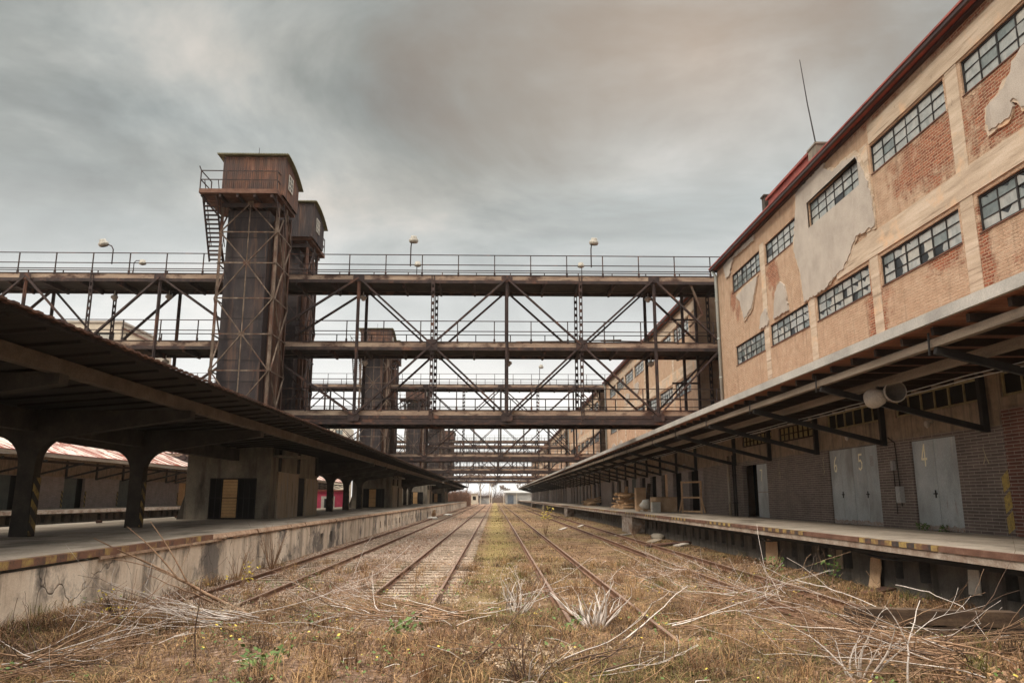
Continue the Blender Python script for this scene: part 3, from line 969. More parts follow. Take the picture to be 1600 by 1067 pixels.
# rooftop pieces of the nearest block
MB().box(13.0, 13.55, 28.75, 29.55, 15.3, 16.3).box(12.96, 13.59, 28.71, 29.59, 16.3, 16.38).build('chimney', MT['hutwall'], blk1)
MB().box(13.3, 13.7, 35.6, 36.0, 15.3, 16.85).box(13.25, 13.75, 35.55, 36.05, 16.85, 16.93).build('chimney', MT['column'], blk1)
MB().prism([(13.4, 15.3), (16, 15.4), (16, 17.0), (13.4, 16.55)], 1, 29.9, 35.4).prism([(13.3, 16.56), (16.1, 17.02), (16.1, 17.12), (13.3, 16.68)], 1, 29.8, 35.5).build('roof_monitor', MT['redmetal'], blk1)
a = MB()
a.tube([(13.2, 29.2, 16.55), (13.06, 29.35, 18.4), (12.93, 29.45, 20.5)], [.03, .024, .014], 6)
a.lathe((13.2, 29.2, 16.53), (0, 0, 1), [(0, .09), (.05, .08), (.09, .03)], 8)
a = a.build('antenna', MT['black'], None, loc=(13.2, 29.2, 16.55))
tag(a, 'thin leaning rod antenna on the rooftop chimney', 'antenna')


# ------------------------------------------------------------------ right loading platform
def right_platform():
    t = thing('loading_platform', 'long overhanging concrete loading platform with yellow striped steel edge at the brick warehouse', 'loading platform', (8.7, 2, 0))
    ya, yb = 2.0, 316.0
    MB().box(8.86, XW + 1.5, ya, yb, 1.05, 1.265).build('deck', MT['platform'], t)
    # edge in lengths, alternating plain rusty and striped steel, chipped concrete below
    y = ya
    k = 0
    L = 3.35
    while y < 110:
        MB().box(8.70, 8.857, y + .02, y + L - .02, 1.165, 1.272).build('edge_angle', MT['haz_edge'] if k % 2 == 0 else MT['edge'], t)
        y += L
        k += 1
    MB().box(8.70, 8.857, y, yb, 1.165, 1.272).build('edge_angle', MT['edge'], t)
    MB().box(8.73, 8.858, ya, yb, 1.02, 1.163).build('edge_face', MT['edgeconc'], t)
    MB().box(8.9, 9.0, ya, yb, .9, 1.045).build('edge_girder', MT['black'], t)
    holes = []
    y = 8.0
    while y < 95:
        w = random.choice((.38, .45, .6))
        if random.random() < .82:
            holes.append((y, y + w, .33, .85))
        y += random.uniform(1.15, 1.6)
    m = MB()
    wall_open(m, 9.6, ya, yb, -.5, 1.048, holes, .35)
    m.build('base_wall', MT['rwall'], t)
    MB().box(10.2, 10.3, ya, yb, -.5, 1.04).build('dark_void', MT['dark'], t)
    # piers under the overhang
    for y0_, y1_ in ((50.2, 54.2), (95, 99), (140, 144), (185, 189)):
        MB().box(8.78, 9.62, y0_, y1_, -.5, 1.015).build('support_pier', MT['edgeconc'], t)
    m = MB()
    m.smooth = True
    pts = [(8.95, 16 + i * .5, .93 - .1 * math.sin(math.pi * i / 8) ** 2) for i in range(9)]
    m.tube(pts, .03, 6)
    pts = [(8.95, 24 + i * .5, .93 - .12 * math.sin(math.pi * i / 8) ** 2) for i in range(9)]
    m.tube(pts, .03, 6)
    m.build('sagging_cable', MT['black'], t)
    return t


right_platform()
m = MB()
for xo, zo in ((0, 0), (.05, -.07)):
    pts = []
    for i in range(0, 151):
        y = 6 + i * .9
        s = (y % 5.28) / 5.28
        pts.append((9.95 + xo, y, 4.73 + zo - .025 * (4 * s * (1 - s))))
    m.tube(pts, .011, 4)
cb = m.build('overhead_cable', MT['zinc'], None, loc=(9.95, 6, 4.7))
tag(cb, 'pair of thin cables strung along under the right canopy', 'cable')

# loudspeakers under the canopy
sx, sy, sz = 9.38, 18.5, 4.62
t = thing('loudspeaker', 'pair of grey horn loudspeakers hanging under the canopy above the doors', 'loudspeaker', (sx, sy, 4.9))
m = MB(); m.smooth = True
ax = Vector((-.05, -1, -.03)).normalized()
m.lathe((sx + .28, sy - .1, 4.72), ax, [(-.14, .0), (-.14, .13), (-.1, .17), (.05, .215), (.2, .255), (.235, .27), (.235, .245)], 20)
m.mi = 1
m.lathe((sx + .28, sy - .1, 4.72), ax, [(-.10, 0), (-.09, .06), (.0, .15), (.12, .2), (.224, .245)], 20)
m.build('horn', [MT['horn'], MT['horn_shade']], t)
m = MB(); m.smooth = True
m.lathe((sx - .02, sy + .1, 4.6), Vector((-.5, .8, -.1)), [(-.25, 0), (-.24, .10), (-.17, .18), (0, .24), (.12, .235), (.2, .2), (.2, 0)], 18)
m.build('horn', MT['horn'], t)
m = MB()
m.tube([(sx + .12, sy, 4.88), (sx + .12, sy, 4.7), (sx + .3, sy, 4.55), (sx + .45, sy, 4.6)], .018, 6)
m.box(sx - .02, sx + .3, sy - .04, sy + .04, 4.82, 4.872)
m.build('mount', MT['black'], t)


# ------------------------------------------------------------------ island platform on the left
def island_platform():
    t = thing('island_platform', 'island platform with cracked cream retaining wall left of the tracks', 'loading platform', (-12.85, 2, 0))
    ya, yb = -2.0, 222.0
    MB().box(-17.7, -8.12, ya, yb, .9, 1.17).build('deck', MT['platform'], t)
    holes = [(36.4, 36.95, .1, .6), (38.5, 39.1, .08, .62)]
    y = 55.0
    while y < 120:
        holes.append((y, y + .55, .15, .6))
        y += random.choice((2.2, 2.2, 7.5))
    m = MB()
    wall_open(m, -7.97, ya, yb, -.6, .995, holes, .4, -1)
    m.build('retaining_wall', MT['lwall'], t)
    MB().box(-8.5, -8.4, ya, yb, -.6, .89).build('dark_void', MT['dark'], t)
    MB().box(-17.6, -17.5, ya, yb, -.6, .89).build('rear_wall', MT['rwall'], t)
    # lip: rusty angle near the camera, then broken concrete nosing
    MB().box(-8.115, -7.93, ya, 22.5, 1.05, 1.185).build('edge_angle', MT['haz_edge_l'], t)
    MB().box(-8.1, -7.92, 16.2, 23.2, .985, 1.047).build('ledge', MT['lip'], t)
    y = 22.52
    while y < yb - 1:
        L = random.uniform(1.6, 4.5)
        L = min(L, yb - y)
        m = MB()
        n = max(2, int(L / .3))
        # chipped nosing profile varies along the run
        ring = []
        for i in range(n + 1):
            yy = y + L * i / n - (.0 if i < n else .02)
            c = random.uniform(0, .05)
            d = random.uniform(0, .04)
            ring.append([(-8.118, 1.01), (-7.90 - c, 1.0 + d), (-7.88 - c, 1.09 - d), (-7.93 - c * 1.4, 1.17 + random.uniform(-.02, .02)), (-8.118, 1.175)])
        b0 = len(m.v)
        for i, rg in enumerate(ring):
            yy = y + L * i / n - (.0 if i < n else .02)
            m.v += [(p[0], yy, p[1]) for p in rg]
        for i in range(n):
            for k in range(5):
                k2 = (k + 1) % 5
                m.face(b0 + i * 5 + k, b0 + i * 5 + k2, b0 + (i + 1) * 5 + k2, b0 + (i + 1) * 5 + k)
        m.face(*[b0 + k for k in range(5)])
        m.face(*[b0 + n * 5 + k for k in range(5)])
        m.build('nosing', MT['lip'], t)
        y += L
    return t


island_platform()


def column_profile(hw, z0, ztop, tip, zt_bot, zt_top, zr_mid):
    """right half outline of column + cross-arm in (x,z), mirrored"""
    rt = [(hw + .02, z0), (hw, z0 + .5), (hw - .01, 2.9)]
    # quarter-round haunch
    Rr = .75
    for i in range(0, 9):
        a = math.pi / 2 * i / 8
        rt.append((hw + Rr - Rr * math.cos(a), 3.12 + Rr * math.sin(a)))
    rt += [(tip, zt_bot), (tip, zt_top), (0.001, zr_mid)]
    lf = [(-x, z) for x, z in reversed(rt[:-1])]
    return rt + lf


def canopy(ya, yb, cols, label):
    xc = -12.85
    t = thing('platform_canopy', label, 'platform canopy', (xc, ya, 1.17), 'butterfly roofs over the island platform')
    r = MB()
    for s in (-1, 1):
        # upward tilted wing with thickness
        r.prism([(xc, 4.62), (xc + s * 5.35, 5.04), (xc + s * 5.35, 5.13), (xc, 4.74)], 1, ya, yb)
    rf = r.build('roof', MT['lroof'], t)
    for s in (-1, 1):
        e = MB()
        # rippled sheet edge
        n = int((yb - ya) / .16)
        x = xc + s * 5.36
        for i in range(n):
            y0_, y1_ = ya + (yb - ya) * i / n, ya + (yb - ya) * (i + 1) / n
            zz = 5.105 + (.018 if i % 2 else 0)
            e.quad((x, y0_, zz), (x, y1_, zz), (x + s * .09, y1_, zz + .012), (x + s * .09, y0_, zz + .012))
            e.quad((x + s * .09, y0_, zz + .012), (x + s * .09, y1_, zz + .012), (x + s * .09, y1_, zz + .05), (x + s * .09, y0_, zz + .05))
            e.quad((x - s * .5, y0_, zz + .035), (x - s * .5, y1_, zz + .035), (x + s * .09, y1_, zz + .05), (x + s * .09, y0_, zz + .05))
        e.build('sheet_edge', MT['rust'], rf)
        b = MB()
        xb = xc + s * 4.15
        b.box(xb - .1, xb + .1, ya, yb, 4.60, 4.90)
        b.build('edge_beam', MT['arm'], t)
    pu = MB()
    y = ya + .6
    k = 0
    while y < yb - .3:
        for s in (-1, 1):
            q = pu if k >= 100 else MB()
            q.bar((xc + s * .2, y, 4.60), (xc + s * 5.25, y, 5.0), .08, .06)
            if k < 100:
                q.build('rafter', MT['lroof'], rf)
            k += 1
        y += 1.1
    if k > 100:
        pu.build('rafter', MT['lroof'], rf, kind='stuff')
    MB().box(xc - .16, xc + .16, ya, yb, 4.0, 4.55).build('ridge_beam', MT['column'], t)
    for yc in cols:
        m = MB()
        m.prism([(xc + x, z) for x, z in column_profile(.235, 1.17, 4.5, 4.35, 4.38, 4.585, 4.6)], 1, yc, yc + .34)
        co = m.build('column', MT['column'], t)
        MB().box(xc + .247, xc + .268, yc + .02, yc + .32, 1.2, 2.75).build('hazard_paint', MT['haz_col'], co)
    return t


canopy(-2, 127, [1.8, 8.4, 15, 21.6, 28.2, 54.8, 61.2, 67.8, 74.4, 99, 105.6, 112.2, 118.8], 'dark butterfly roof on concrete columns over the near island platform')
canopy(131.5, 221, [140, 148, 156, 187, 195, 203, 211], 'distant second butterfly roof at the end of the island platform')


# ------------------------------------------------------------------ lift houses on the island platform
def lift_house(label):
    ya, yb = 38.8, 49.0
    xa, xb = -15.2, -11.1
    t = thing('lift_house', label, 'lift house', (-13.1, 38.8, 1.17), 'lift houses under the island roof')
    m = MB()
    m.box(xa, xb, ya, yb, 1.172, 4.66)
    m.box(xb - 2.1, xb + 1.2, ya - .0 + .3, ya + 2.5, 4.2, 4.3)
    m.build('wall', MT['hutwall'], t)
    m = MB()
    m.prism([(xa - .35, 1.173), (xa - .003, 1.173), (xa - .003, 2.4)], 1, ya + .02, ya + .6)
    m.build('flared_foot', MT['column'], t)
    # caged gate in the front
    MB().box(-14.0, -11.75, ya - .02, ya - .003, 1.19, 3.15).build('doorway', MT['dark'], t)  # near-black slab on the solid front, painting the shade of a doorway
    g = MB()
    g.box(-13.36, -12.66, ya - .06, ya - .03, 1.22, 3.1)
    ga = g.build('gate', MT['orange'], t)
    g = MB()
    for i in range(9):
        x = -13.98 + i * .277
        if -13.4 < x < -12.62:
            continue
        g.box(x - .016, x + .016, ya - .1, ya - .066, 1.2, 3.14)
    for z in (1.24, 2.2, 3.1):
        g.box(-14.0, -11.75, ya - .125, ya - .101, z - .018, z + .018)
    for i in range(12):
        z = 1.3 + i * .15
        g.box(-13.36, -12.66, ya - .064, ya - .0605, z - .005, z + .005)
    g.build('bars', MT['black'], ga)
    # boarded side facing the tracks
    for (a, b, z, mat) in ((39.9, 42.0, 3.5, 'hutboard'), (42.05, 44.1, 3.48, 'hutboard'), (45.7, 48.9, 3.3, 'hutboard')):
        MB().box(xb + .004, xb + .09, a, b, 1.175, z).build('side_board', MT[mat], t)
    MB().box(xb + .002, xb + .03, 44.15, 45.65, 1.175, 3.3).build('side_shade_panel', MT['dark'], t)  # near-black slab paints a shaded opening on the closed side wall
    for yy in (40.2, 44.0, 48.4):
        MB().box(xb + .002, xb + .14, yy - .06, yy + .06, 3.52, 4.62).build('strut', MT['column'], t)
    return t


lh = lift_house('concrete lift house with an ochre caged gate under the near island roof')
for k, lb in enumerate(('second lift house under the island roof, past the open columns', 'third lift house under the island roof, further down the platform', 'fourth lift house on the island platform, under the second roof')):
    copy_tree(lh, None, (0, PER * (k + 1), 0), lb)


# ------------------------------------------------------------------ lift towers
def lift_tower(back, dy, label):
    xa, xb = -15.28, -12.08
    ya, yb = 40.8 + dy, 43.5 + dy
    t = thing('lift_tower', label, 'lift tower', ((xa + xb) / 2, (ya + yb) / 2, 4.7), 'rusty steel lift towers on the island platform')
    zb, zt = 4.7, 18.3
    for x in (xa, xb):
        for y in (ya, yb):
            front = (y == ya)
            m = MB()
            s = 1 if x == xa else -1
            q = 1 if y == ya else -1
            # angle-section leg
            m.box(min(x, x + s * .16), max(x, x + s * .16), min(y, y + q * .025), max(y, y + q * .025), zb, zt)
            m.box(min(x, x + s * .025), max(x, x + s * .025), min(y + q * .026, y + q * .16), max(y + q * .026, y + q * .16), zb, zt)
            m.build('leg', MT['steel_lt'] if front and not back else MT['rust'], t)
    lv = [18.3, 16.6, 14.83, 12.83, 10.84, 8.85, 6.86, 4.87]
    light = MT['steel_lt'] if not back else MT['steel']

    def face(axis, c, a, b, off):
        P = (lambda u, z: (u, c + off, z)) if axis == 'x' else (lambda u, z: (c + off, u, z))
        mid = (a + b) / 2
        up = (0, 1, 0) if axis == 'x' else (1, 0, 0)
        for z in lv[1:]:
            MB().bar(P(a + .03, z), P(b - .03, z), .05, .07).build('cross_strut', light, t)
        MB().bar(P(mid, zb), P(mid, zt - .1), .06, .05, up).build('centre_rod', light, t)
        for i in range(len(lv) - 1):
            top_c = i % 2 == 0
            for e in (a + .05, b - .05):
                p0, p1 = (P(mid, lv[i]), P(e, lv[i + 1])) if top_c else (P(e, lv[i]), P(mid, lv[i + 1]))
                MB().bar(p0, p1, .055, .075, up).build('diagonal_brace', light, t)
        for i in range(1, len(lv), 2):
            pass
        g = MB()
        for i in range(0, len(lv), 2):
            z = lv[i]
            if axis == 'x':
                g.box(mid - .16, mid + .16, c + off - .03, c + off + .0301, z - .12, z + .12)
            else:
                g.box(c + off - .03, c + off + .0301, mid - .16, mid + .16, z - .12, z + .12)
        g.build('gusset_plates', light, t)
    face('x', ya, xa, xb, -.035)
    face('y', xb, ya, yb, .035)
    face('y', xa, ya, yb, -.035)
    # clad shaft
    m = MB()
    sxa, sxb = xa + .22, xb - .68
    sy = ya + .5
    m.box(sxa, sxb, sy, yb - .1, zb, 18.05)
    sh = m.build('shaft', MT['shaft'], t)
    j = MB()
    for z in np.arange(6.0, 18, 1.16):
        j.box(sxa - .006, sxb + .006, sy - .012, sy - .001, z, z + .035)
    for u in (.32, .5, .68):
        pass
    j.box((sxa + sxb) / 2 - .02, (sxa + sxb) / 2 + .02, sy - .013, sy - .0012, zb, 18)
    j.build('panel_joints', MT['black'], sh)
    m = MB()
    m.box(sxb + .002, xb - .14, sy + .9, yb - .12, zb, 17.8)
    m.build('guide_shaft', MT['rust'], t)
    m = MB()
    m.box(sxb + .18, sxb + .24, sy + .5, sy + .56, zb, 17.9)
    m.box(sxb + .34, sxb + .38, sy + .5, sy + .56, zb, 17.9)
    m.build('guide_rail', MT['rust'], t)
    # machine platform
    px0, px1 = (-16.22, -11.95) if not back else (-15.5, -11.9)
    py0, py1 = (ya - 1.0, yb + .05) if not back else (ya - .1, yb + 1.1)
    m = MB()
    m.box(px0, px1, py0, py1, 18.50, 18.60)
    m.box(px0 + .01, px1 - .01, py0, py0 + .06, 18.50, 18.74)
    m.box(px0, px0 + .06, py0 + .061, py1, 18.50, 18.72)
    m.box(px1 - .06, px1, py0 + .061, py1, 18.50, 18.72)
    pf = m.build('machine_platform', MT['edge'], t)
    m = MB()
    for i in range(4):
        x = xa + .2 + i * (xb - xa - .4) / 3
        m.box(x - .06, x + .06, py0 + .07, py1 - .05, 18.3, 18.498)
    m.box(xa, xb, ya - .02, ya + .1, 18.05, 18.298)
    m.box(xa, xb, yb - .1, yb + .02, 18.05, 18.298)
    m.build('platform_beams', MT['steel'], pf)
    h = MB()

    def rl(pts, posts):
        for z in (18.78 + 1.02, 18.78 + .5):
            for a, b in zip(pts, pts[1:]):
                h.bar((a[0], a[1], z), (b[0], b[1], z), .045, .045)
        for p in posts:
            h.bar((p[0], p[1], 18.6), (p[0], p[1], 19.82), .05, .05)
    if not back:
        rl([(px0 + .04, py0 + 1.6), (px0 + .04, py0 + .04), (px1 - .05, py0 + .04), (px1 - .05, py0 + .9)],
           [(px0 + .04, py0 + 1.6), (px0 + .04, py0 + .04), (-14.8, py0 + .04), (-13.4, py0 + .04), (px1 - .05, py0 + .04)])
        h.bar((px0 + .04, py0 + .04, 19.8), (px0 - .06, py0 - .0, 20.05), .05, .05)
    else:
        rl([(px1 - .05, py1 - .9), (px1 - .05, py1 - .05), (px0 + .05, py1 - .05)], [(px1 - .05, py1 - .9), (px1 - .05, py1 - .05), (-13.6, py1 - .05), (px0 + .05, py1 - .05)])
    h.build('guard_rail', MT['steel'], pf)
    # cabin of corrugated sheet
    ca, cb = (-15.2, -11.78)
    cy0, cy1 = ya - .45, yb - .12
    m = MB()
    n = 40

    def corr(p0, p1, za, zb0, zb1, nrm):
        d = Vector(p1) - Vector(p0)
        k = int(d.length / .055)
        prev = None
        for i in range(k + 1):
            p = Vector(p0) + d * i / k + Vector(nrm) * (.014 if i % 2 else -.014)
            zt_ = zb0 + (zb1 - zb0) * i / k if not callable(zb0) else zb0(i / k)
            cur = (p, zt_)
            if prev:
                m.quad((prev[0].x, prev[0].y, za), (cur[0].x, cur[0].y, za), (cur[0].x, cur[0].y, cur[1]), (prev[0].x, prev[0].y, prev[1]))
            prev = cur

    def arch(f):
        return 20.88 + .0 - .62 * (max(0, f - .0)) ** 2.2 if True else 0
    corr((ca, cy0), (cb, cy0), 18.62, 20.86, 20.86, (0, -1)) if False else None
    corr((ca, cy0, 0), (cb, cy0, 0), 18.62, 20.86, 20.86, (0, -1, 0))
    corr((ca, cy1, 0), (cb, cy1, 0), 18.62, 20.24, 20.24, (0, 1, 0))
    corr((cb, cy0, 0), (cb, cy1, 0), 18.62, arch, None, (1, 0, 0))
    corr((ca, cy0, 0), (ca, cy1, 0), 18.62, arch, None, (-1, 0, 0))
    cabn = m.build('cabin', MT['corr'] if not back else MT['shaft'], t)
    m = MB()
    nseg = 10
    pr = []
    for i in range(nseg + 1):
        f = -.06 + 1.16 * i / nseg
        pr.append((cy0 + (cy1 - cy0) * f, 20.93 - .62 * max(0, f) ** 2.2))
    top = [(y, z + .05) for y, z in pr]
    m.prism(pr + top[::-1], 0, ca - .32, cb + .22)
    # ridged front edge of the tin
    for i in range(44):
        x = ca - .31 + i * (cb - ca + .52) / 44
        m.box(x, x + .04, cy0 - .22, cy0 + .1, 20.985, 21.01)
    m.build('cabin_roof', MT['roofgreen'] if not back else MT['roofgreen'], cabn)
    m = MB()
    wy0, wy1, wz0, wz1 = cy0 + .75, cy0 + 1.6, 19.25, 20.15
    m.box(cb + .03, cb + .075, wy0, wy1, wz0, wz0 + .045)
    m.box(cb + .03, cb + .075, wy0, wy1, wz1 - .045, wz1)
    m.box(cb + .03, cb + .0751, wy0, wy0 + .045, wz0 + .045, wz1 - .045)
    m.box(cb + .03, cb + .0751, wy1 - .045, wy1, wz0 + .045, wz1 - .045)
    m.box(cb + .03, cb + .072, (wy0 + wy1) / 2 - .025, (wy0 + wy1) / 2 + .025, wz0 + .045, wz1 - .045)
    for f in (.33, .66):
        z = wz0 + (wz1 - wz0) * f
        m.box(cb + .03, cb + .07, wy0 + .045, wy1 - .045, z - .02, z + .02)
    m.mi = 1
    m.quad((cb + .032, wy0, wz0), (cb + .032, wy1, wz0), (cb + .032, wy1, wz1), (cb + .032, wy0, wz1))
    m.build('cabin_window', [MT['white'], MT['glass_d']], cabn)
    m = MB()
    m.tube([(-13.4, cy0 + .4, 20.9), (-13.4, cy0 + .4, 21.6)], .015, 5)
    m.build('lightning_rod', MT['black'], cabn)
    if not back:
        # steep stair on the left side down to the top bridge deck
        m = MB()
        x0, x1 = -16.1, -15.36
        y0_, z0_, y1_, z1_ = ya - .7, 18.5, ya + 1.0, 15.2
        for x in (x0, x1):
            m.bar((x, y0_, z0_), (x, y1_, z1_), .05, .16, (0, 1, 0))
        for i in range(15):
            f = (i + .5) / 15
            m.box(x0 + .03, x1 - .03, y0_ + (y1_ - y0_) * f - .1, y0_ + (y1_ - y0_) * f + .1, z0_ + (z1_ - z0_) * f - .02, z0_ + (z1_ - z0_) * f + .02)
        st = m.build('stair', MT['steel'], t)
        m = MB()
        for x in (x0, x1):
            m.bar((x, y0_ + .1, z0_ + .9), (x, y1_ + .1, z1_ + .9), .035, .035)
            for f in (.2, .5, .85):
                yy, zz = y0_ + (y1_ - y0_) * f, z0_ + (z1_ - z0_) * f
                m.bar((x, yy, zz), (x, yy + .1, zz + .9), .03, .03)
        m.build('stair_rail', MT['steel'], st)
        m = MB()
        m.bar((px0 + .1, py0 + .1, 18.4), (xa, ya, 17.4), .06, .08)
        m.bar((px1 - .1, py0 + .1, 18.4), (xb, ya - .03, 17.5), .06, .08)
        m.bar((px1 - .02, ya + .4, 18.4), (xb + .03, ya + 1.4, 16.7), .06, .08)
        m.build('bracket', MT['steel'], pf)
    return t


tw = lift_tower(False, 0, 'tallest rusty lift tower with corrugated cabin and steep stair, in front of the nearest bridge')
tb = lift_tower(True, 6.9, 'lift tower with a dark cabin just behind the nearest bridge')
FR = ['lift tower with side ladder in front of the second bridge', 'lift tower in front of the third bridge, small in the distance',
      'lift tower in front of the fourth bridge, far down the yard', 'farthest front lift tower, before the fifth bridge']
BK = ['lift tower behind the second bridge, half hidden by its twin', 'lift tower behind the third bridge, small in the distance',
      'lift tower behind the fourth bridge, far down the yard', 'farthest lift tower, behind the fifth bridge']
for k in range(4):
    copy_tree(tw, None, (0, PER * (k + 1), 0), FR[k])
    copy_tree(tb, None, (0, PER * (k + 1), 0), BK[k])


# ------------------------------------------------------------------ conveyor bridges
PX = [-35.4, -31.5, -27.5, -23.7, -19.7, -14.0, -8.07, -3.7, .67, 5.04, 9.41, 13.4]
DZ = [15.17, 11.13, 7.15]


def bridge(label):
    yf, yr = 44.0, 46.9
    t = thing('steel_bridge', label, 'bridge', (0, yf, 6.3), 'three-deck steel bridges across the yard')
    x0, x1 = -37.6, 14.3
    for di, z in enumerate(DZ):
        m = MB()
        m.box(x0, x1, yf + .16, yr - .16, z - .32, z - .06)
        dk = m.build('deck', MT['deck'], t)
        for y, s in ((yf, 1), (yr, -1)):
            m = MB()
            w0, w1 = min(y, y + s * .15), max(y, y + s * .15)
            m.box(x0, x1, w0, w1, z - .33, z - .05)
            m.build('edge_channel', MT['fascia'], dk)
            m = MB()
            m.box(x0, x1, min(y - s * .03, y + s * .2), max(y - s * .03, y + s * .2), z - .048, z)
            m.box(x0, x1, min(y - s * .02, y + s * .1), max(y - s * .02, y + s * .1), z - .52, z - .334)
            m.build('edge_flange', MT['steel'], dk)
        xx = x0 + .6
        while xx < x1:
            MB().box(xx - .06, xx + .06, yf + .17, yr - .17, z - .62, z - .322).build('floor_beam', MT['steel'], dk)
            xx += 2.1
        # ragged planks left on the middle deck
        for y, hgt, front in ((yf + .02, 1.22, True), (yr - .02, 1.0, False)):
            m = MB()
            for f in (1.0, .5, .22) if di == 0 else (1.0, .5):
                m.bar((x0, y, z + hgt * f), (x1 - .6, y, z + hgt * f), .045, .045)
            r = m.build('hand_rail', MT['steel'], dk)
            xx = -36.7 + (0 if front else 1.0)
            gi = 0
            stp = 2.155
            while xx < x1 - .6:
                pm = MB()
                pm.bar((xx, y, z), (xx, y, z + hgt + .02), .055, .055)
                pm.bar((xx, y, z - .1), (xx, y, z + .16), .11, .07)
                pm.build('rail_post', MT['steel'], dk)
                xx += stp
    # bottom chords
    for y in (yf, yr):
        MB().box(x0, x1, y - .07, y + .07, 6.30, 6.42).build('bottom_chord', MT['steel'], t)
        MB().box(x0, x1, y - .012, y + .012, 6.421, 6.6).build('chord_web', MT['steel'], t)
    for i, x in enumerate(PX):
        for y in (yf, yr):
            m = MB()
            laced = i % 2 == 1
            if laced:
                for s in (-1, 1):
                    m.box(x + s * .075 - .022, x + s * .075 + .022, y - .06, y + .06, 6.43, 15.1)
                zz = 6.6
                k = 0
                while zz < 14.8:
                    m.box(x - .055, x + .055, y - .05, y - .035, zz, zz + .2)
                    zz += .42
                    k += 1
            else:
                m.box(x - .09, x + .09, y - .05, y + .05, 6.43, 15.1)
                m.box(x - .02, x + .02, y - .1, y - .051, 6.43, 15.1)
            m.build('post', MT['steel'], t)
    # diamonds: even panel points meet at top/bottom decks, odd at the middle deck
    for y in (yf, yr):
        for i in range(len(PX) - 1):
            a, b = PX[i], PX[i + 1]
            top, mid, bot = DZ[0] - .25, DZ[1] - .2, DZ[2] - .35
            if i % 2 == 0:
                sg = [((a, top), (b, mid)), ((a, bot), (b, mid))]
            else:
                sg = [((a, mid), (b, top)), ((a, mid), (b, bot))]
            for (p, q) in sg:
                MB().bar((p[0], y - .09, p[1]), (q[0], y - .09, q[1]), .10, .19, (0, 1, 0)).build('diagonal', MT['steel'], t)
        for i, x in enumerate(PX):
            if i % 2 == 0:
                zz = [(DZ[0] - .26, .2), (DZ[2] - .45, .22)]
            else:
                zz = [(DZ[1] - .22, .33)]
            for z, h in zz:
                MB().prism([(x - .26, z - h), (x + .26, z - h), (x + .33, z - h * .6), (x + .33, z + h * .6), (x + .26, z + h), (x - .26, z + h), (x - .33, z + h * .6), (x - .33, z - h * .6)], 1, y - .155, y - .132).build('gusset_plate', MT['steel'], t)
    # wind frames between the two trusses
    for i in range(0, len(PX)):
        for z in DZ:
            pass
    m = MB()
    m.bar((11.6, yf + .1, 14.85), (12.3, yf + .2, 12.9), .1, .12)
    m.bar((12.3, yf + .2, 12.9), (11.5, yf + .2, 12.1), .1, .12)
    m.build('end_strut', MT['steel_lt'], t)
    for x in (11.7, 12.55):
        MB().box(x - .08, x + .08, yr - .35, yr - .2, 5.6, 15.0).build('end_post', MT['steel'], t)
    for z in (13.1, 9.1):
        MB().box(10.9, 12.5, yr - .36, yr - .24, z - .05, z + .05).build('end_rail', MT['steel'], t)
    return t


b0 = bridge('nearest three-deck rusty steel truss bridge crossing the whole yard')
for k, lb in enumerate(('second steel truss bridge, behind the nearest one', 'third steel truss bridge, halfway to the horizon',
                        'fourth steel truss bridge, far in the distance', 'last and lowest looking steel truss bridge before the distant trees')):
    copy_tree(b0, None, (0, PER * (k + 1), 0), lb)
# loose planks on the middle deck
m = MB()
m.bar((6.2, 44.1, 11.22), (10.6, 44.15, 11.17), .25, .03)
m.bar((3.6, 44.2, 11.2), (7.4, 44.1, 11.28), .22, .03)
m.bar((1.2, 44.2, 11.16), (3.8, 44.15, 11.19), .22, .03)
m = m.build('loose_planks', MT['darktimber'], None, loc=(5, 44.1, 11.15))
tag(m, 'weathered loose planks lying on the middle deck of the nearest bridge', 'planks')


# lamps on the bridge
def gooseneck(x, y, z, dx, label, h):
    t = thing('bridge_lamp', label, 'lamp', (x, y, z), 'lamps standing on the bridge railings')
    m = MB(); m.smooth = True
    pts = [(x, y, z), (x, y, z + h * .75), (x + dx * .12, y, z + h * .93), (x + dx * .4, y, z + h * 1.02)]
    m.tube(pts, .035, 8)
    m.build('pole', MT['steel'], t)
    m = MB(); m.smooth = True
    hx = x + dx * .62
    m.lathe((hx, y, z + h * 1.06), (dx * .22, -.25, 1), [(-.2, 0), (-.19, .22), (-.08, .29), (.02, .28), (.1, .2), (.12, .19), (.24, .17), (.26, 0)], 16)
    hd = m.build('lamp_head', MT['lampwhite'], t)
    m = MB(); m.smooth = True
    m.lathe((hx, y, z + h * 1.06), (dx * .22, -.25, 1), [(-.205, 0), (-.2, .18), (-.215, .1)], 16)
    m.build('lamp_glass', MT['shaft'], hd)
    return t


gooseneck(-22.65, 44.0, 15.7, -1, 'white lamp on a curved pole above the left part of the bridge', 1.2)
gooseneck(-5.08, 44.05, 15.7, .25, 'white lamp on a straight pole above the bridge, left of its middle', 1.55)
gooseneck(5.72, 44.05, 15.7, .3, 'white lamp on a straight pole above the bridge, near the warehouse', 1.5)
gooseneck(5.2, 89.0, 15.7, .3, 'tiny white lamp standing on the second bridge', 1.5)


def arm_lamp(x, y, z, dx, label):
    t = thing('arm_lamp', label, 'lamp', (x, y, z), 'small lamps on bracket arms')
    m = MB(); m.smooth = True
    m.tube([(x, y, z), (x, y, z + .62), (x + dx * .12, y, z + .75), (x + dx * .5, y, z + .75)], .025, 6)
    m.build('arm', MT['steel'], t)
    m = MB(); m.smooth = True
    m.lathe((x + dx * .5, y, z + .7), (0, 0, -1), [(-.1, .05), (-.08, .15), (.06, .17), (.07, .21), (.16, .2), (.22, .08), (.22, 0)], 14)
    m.build('lamp_head', MT['lampwhite'], t)


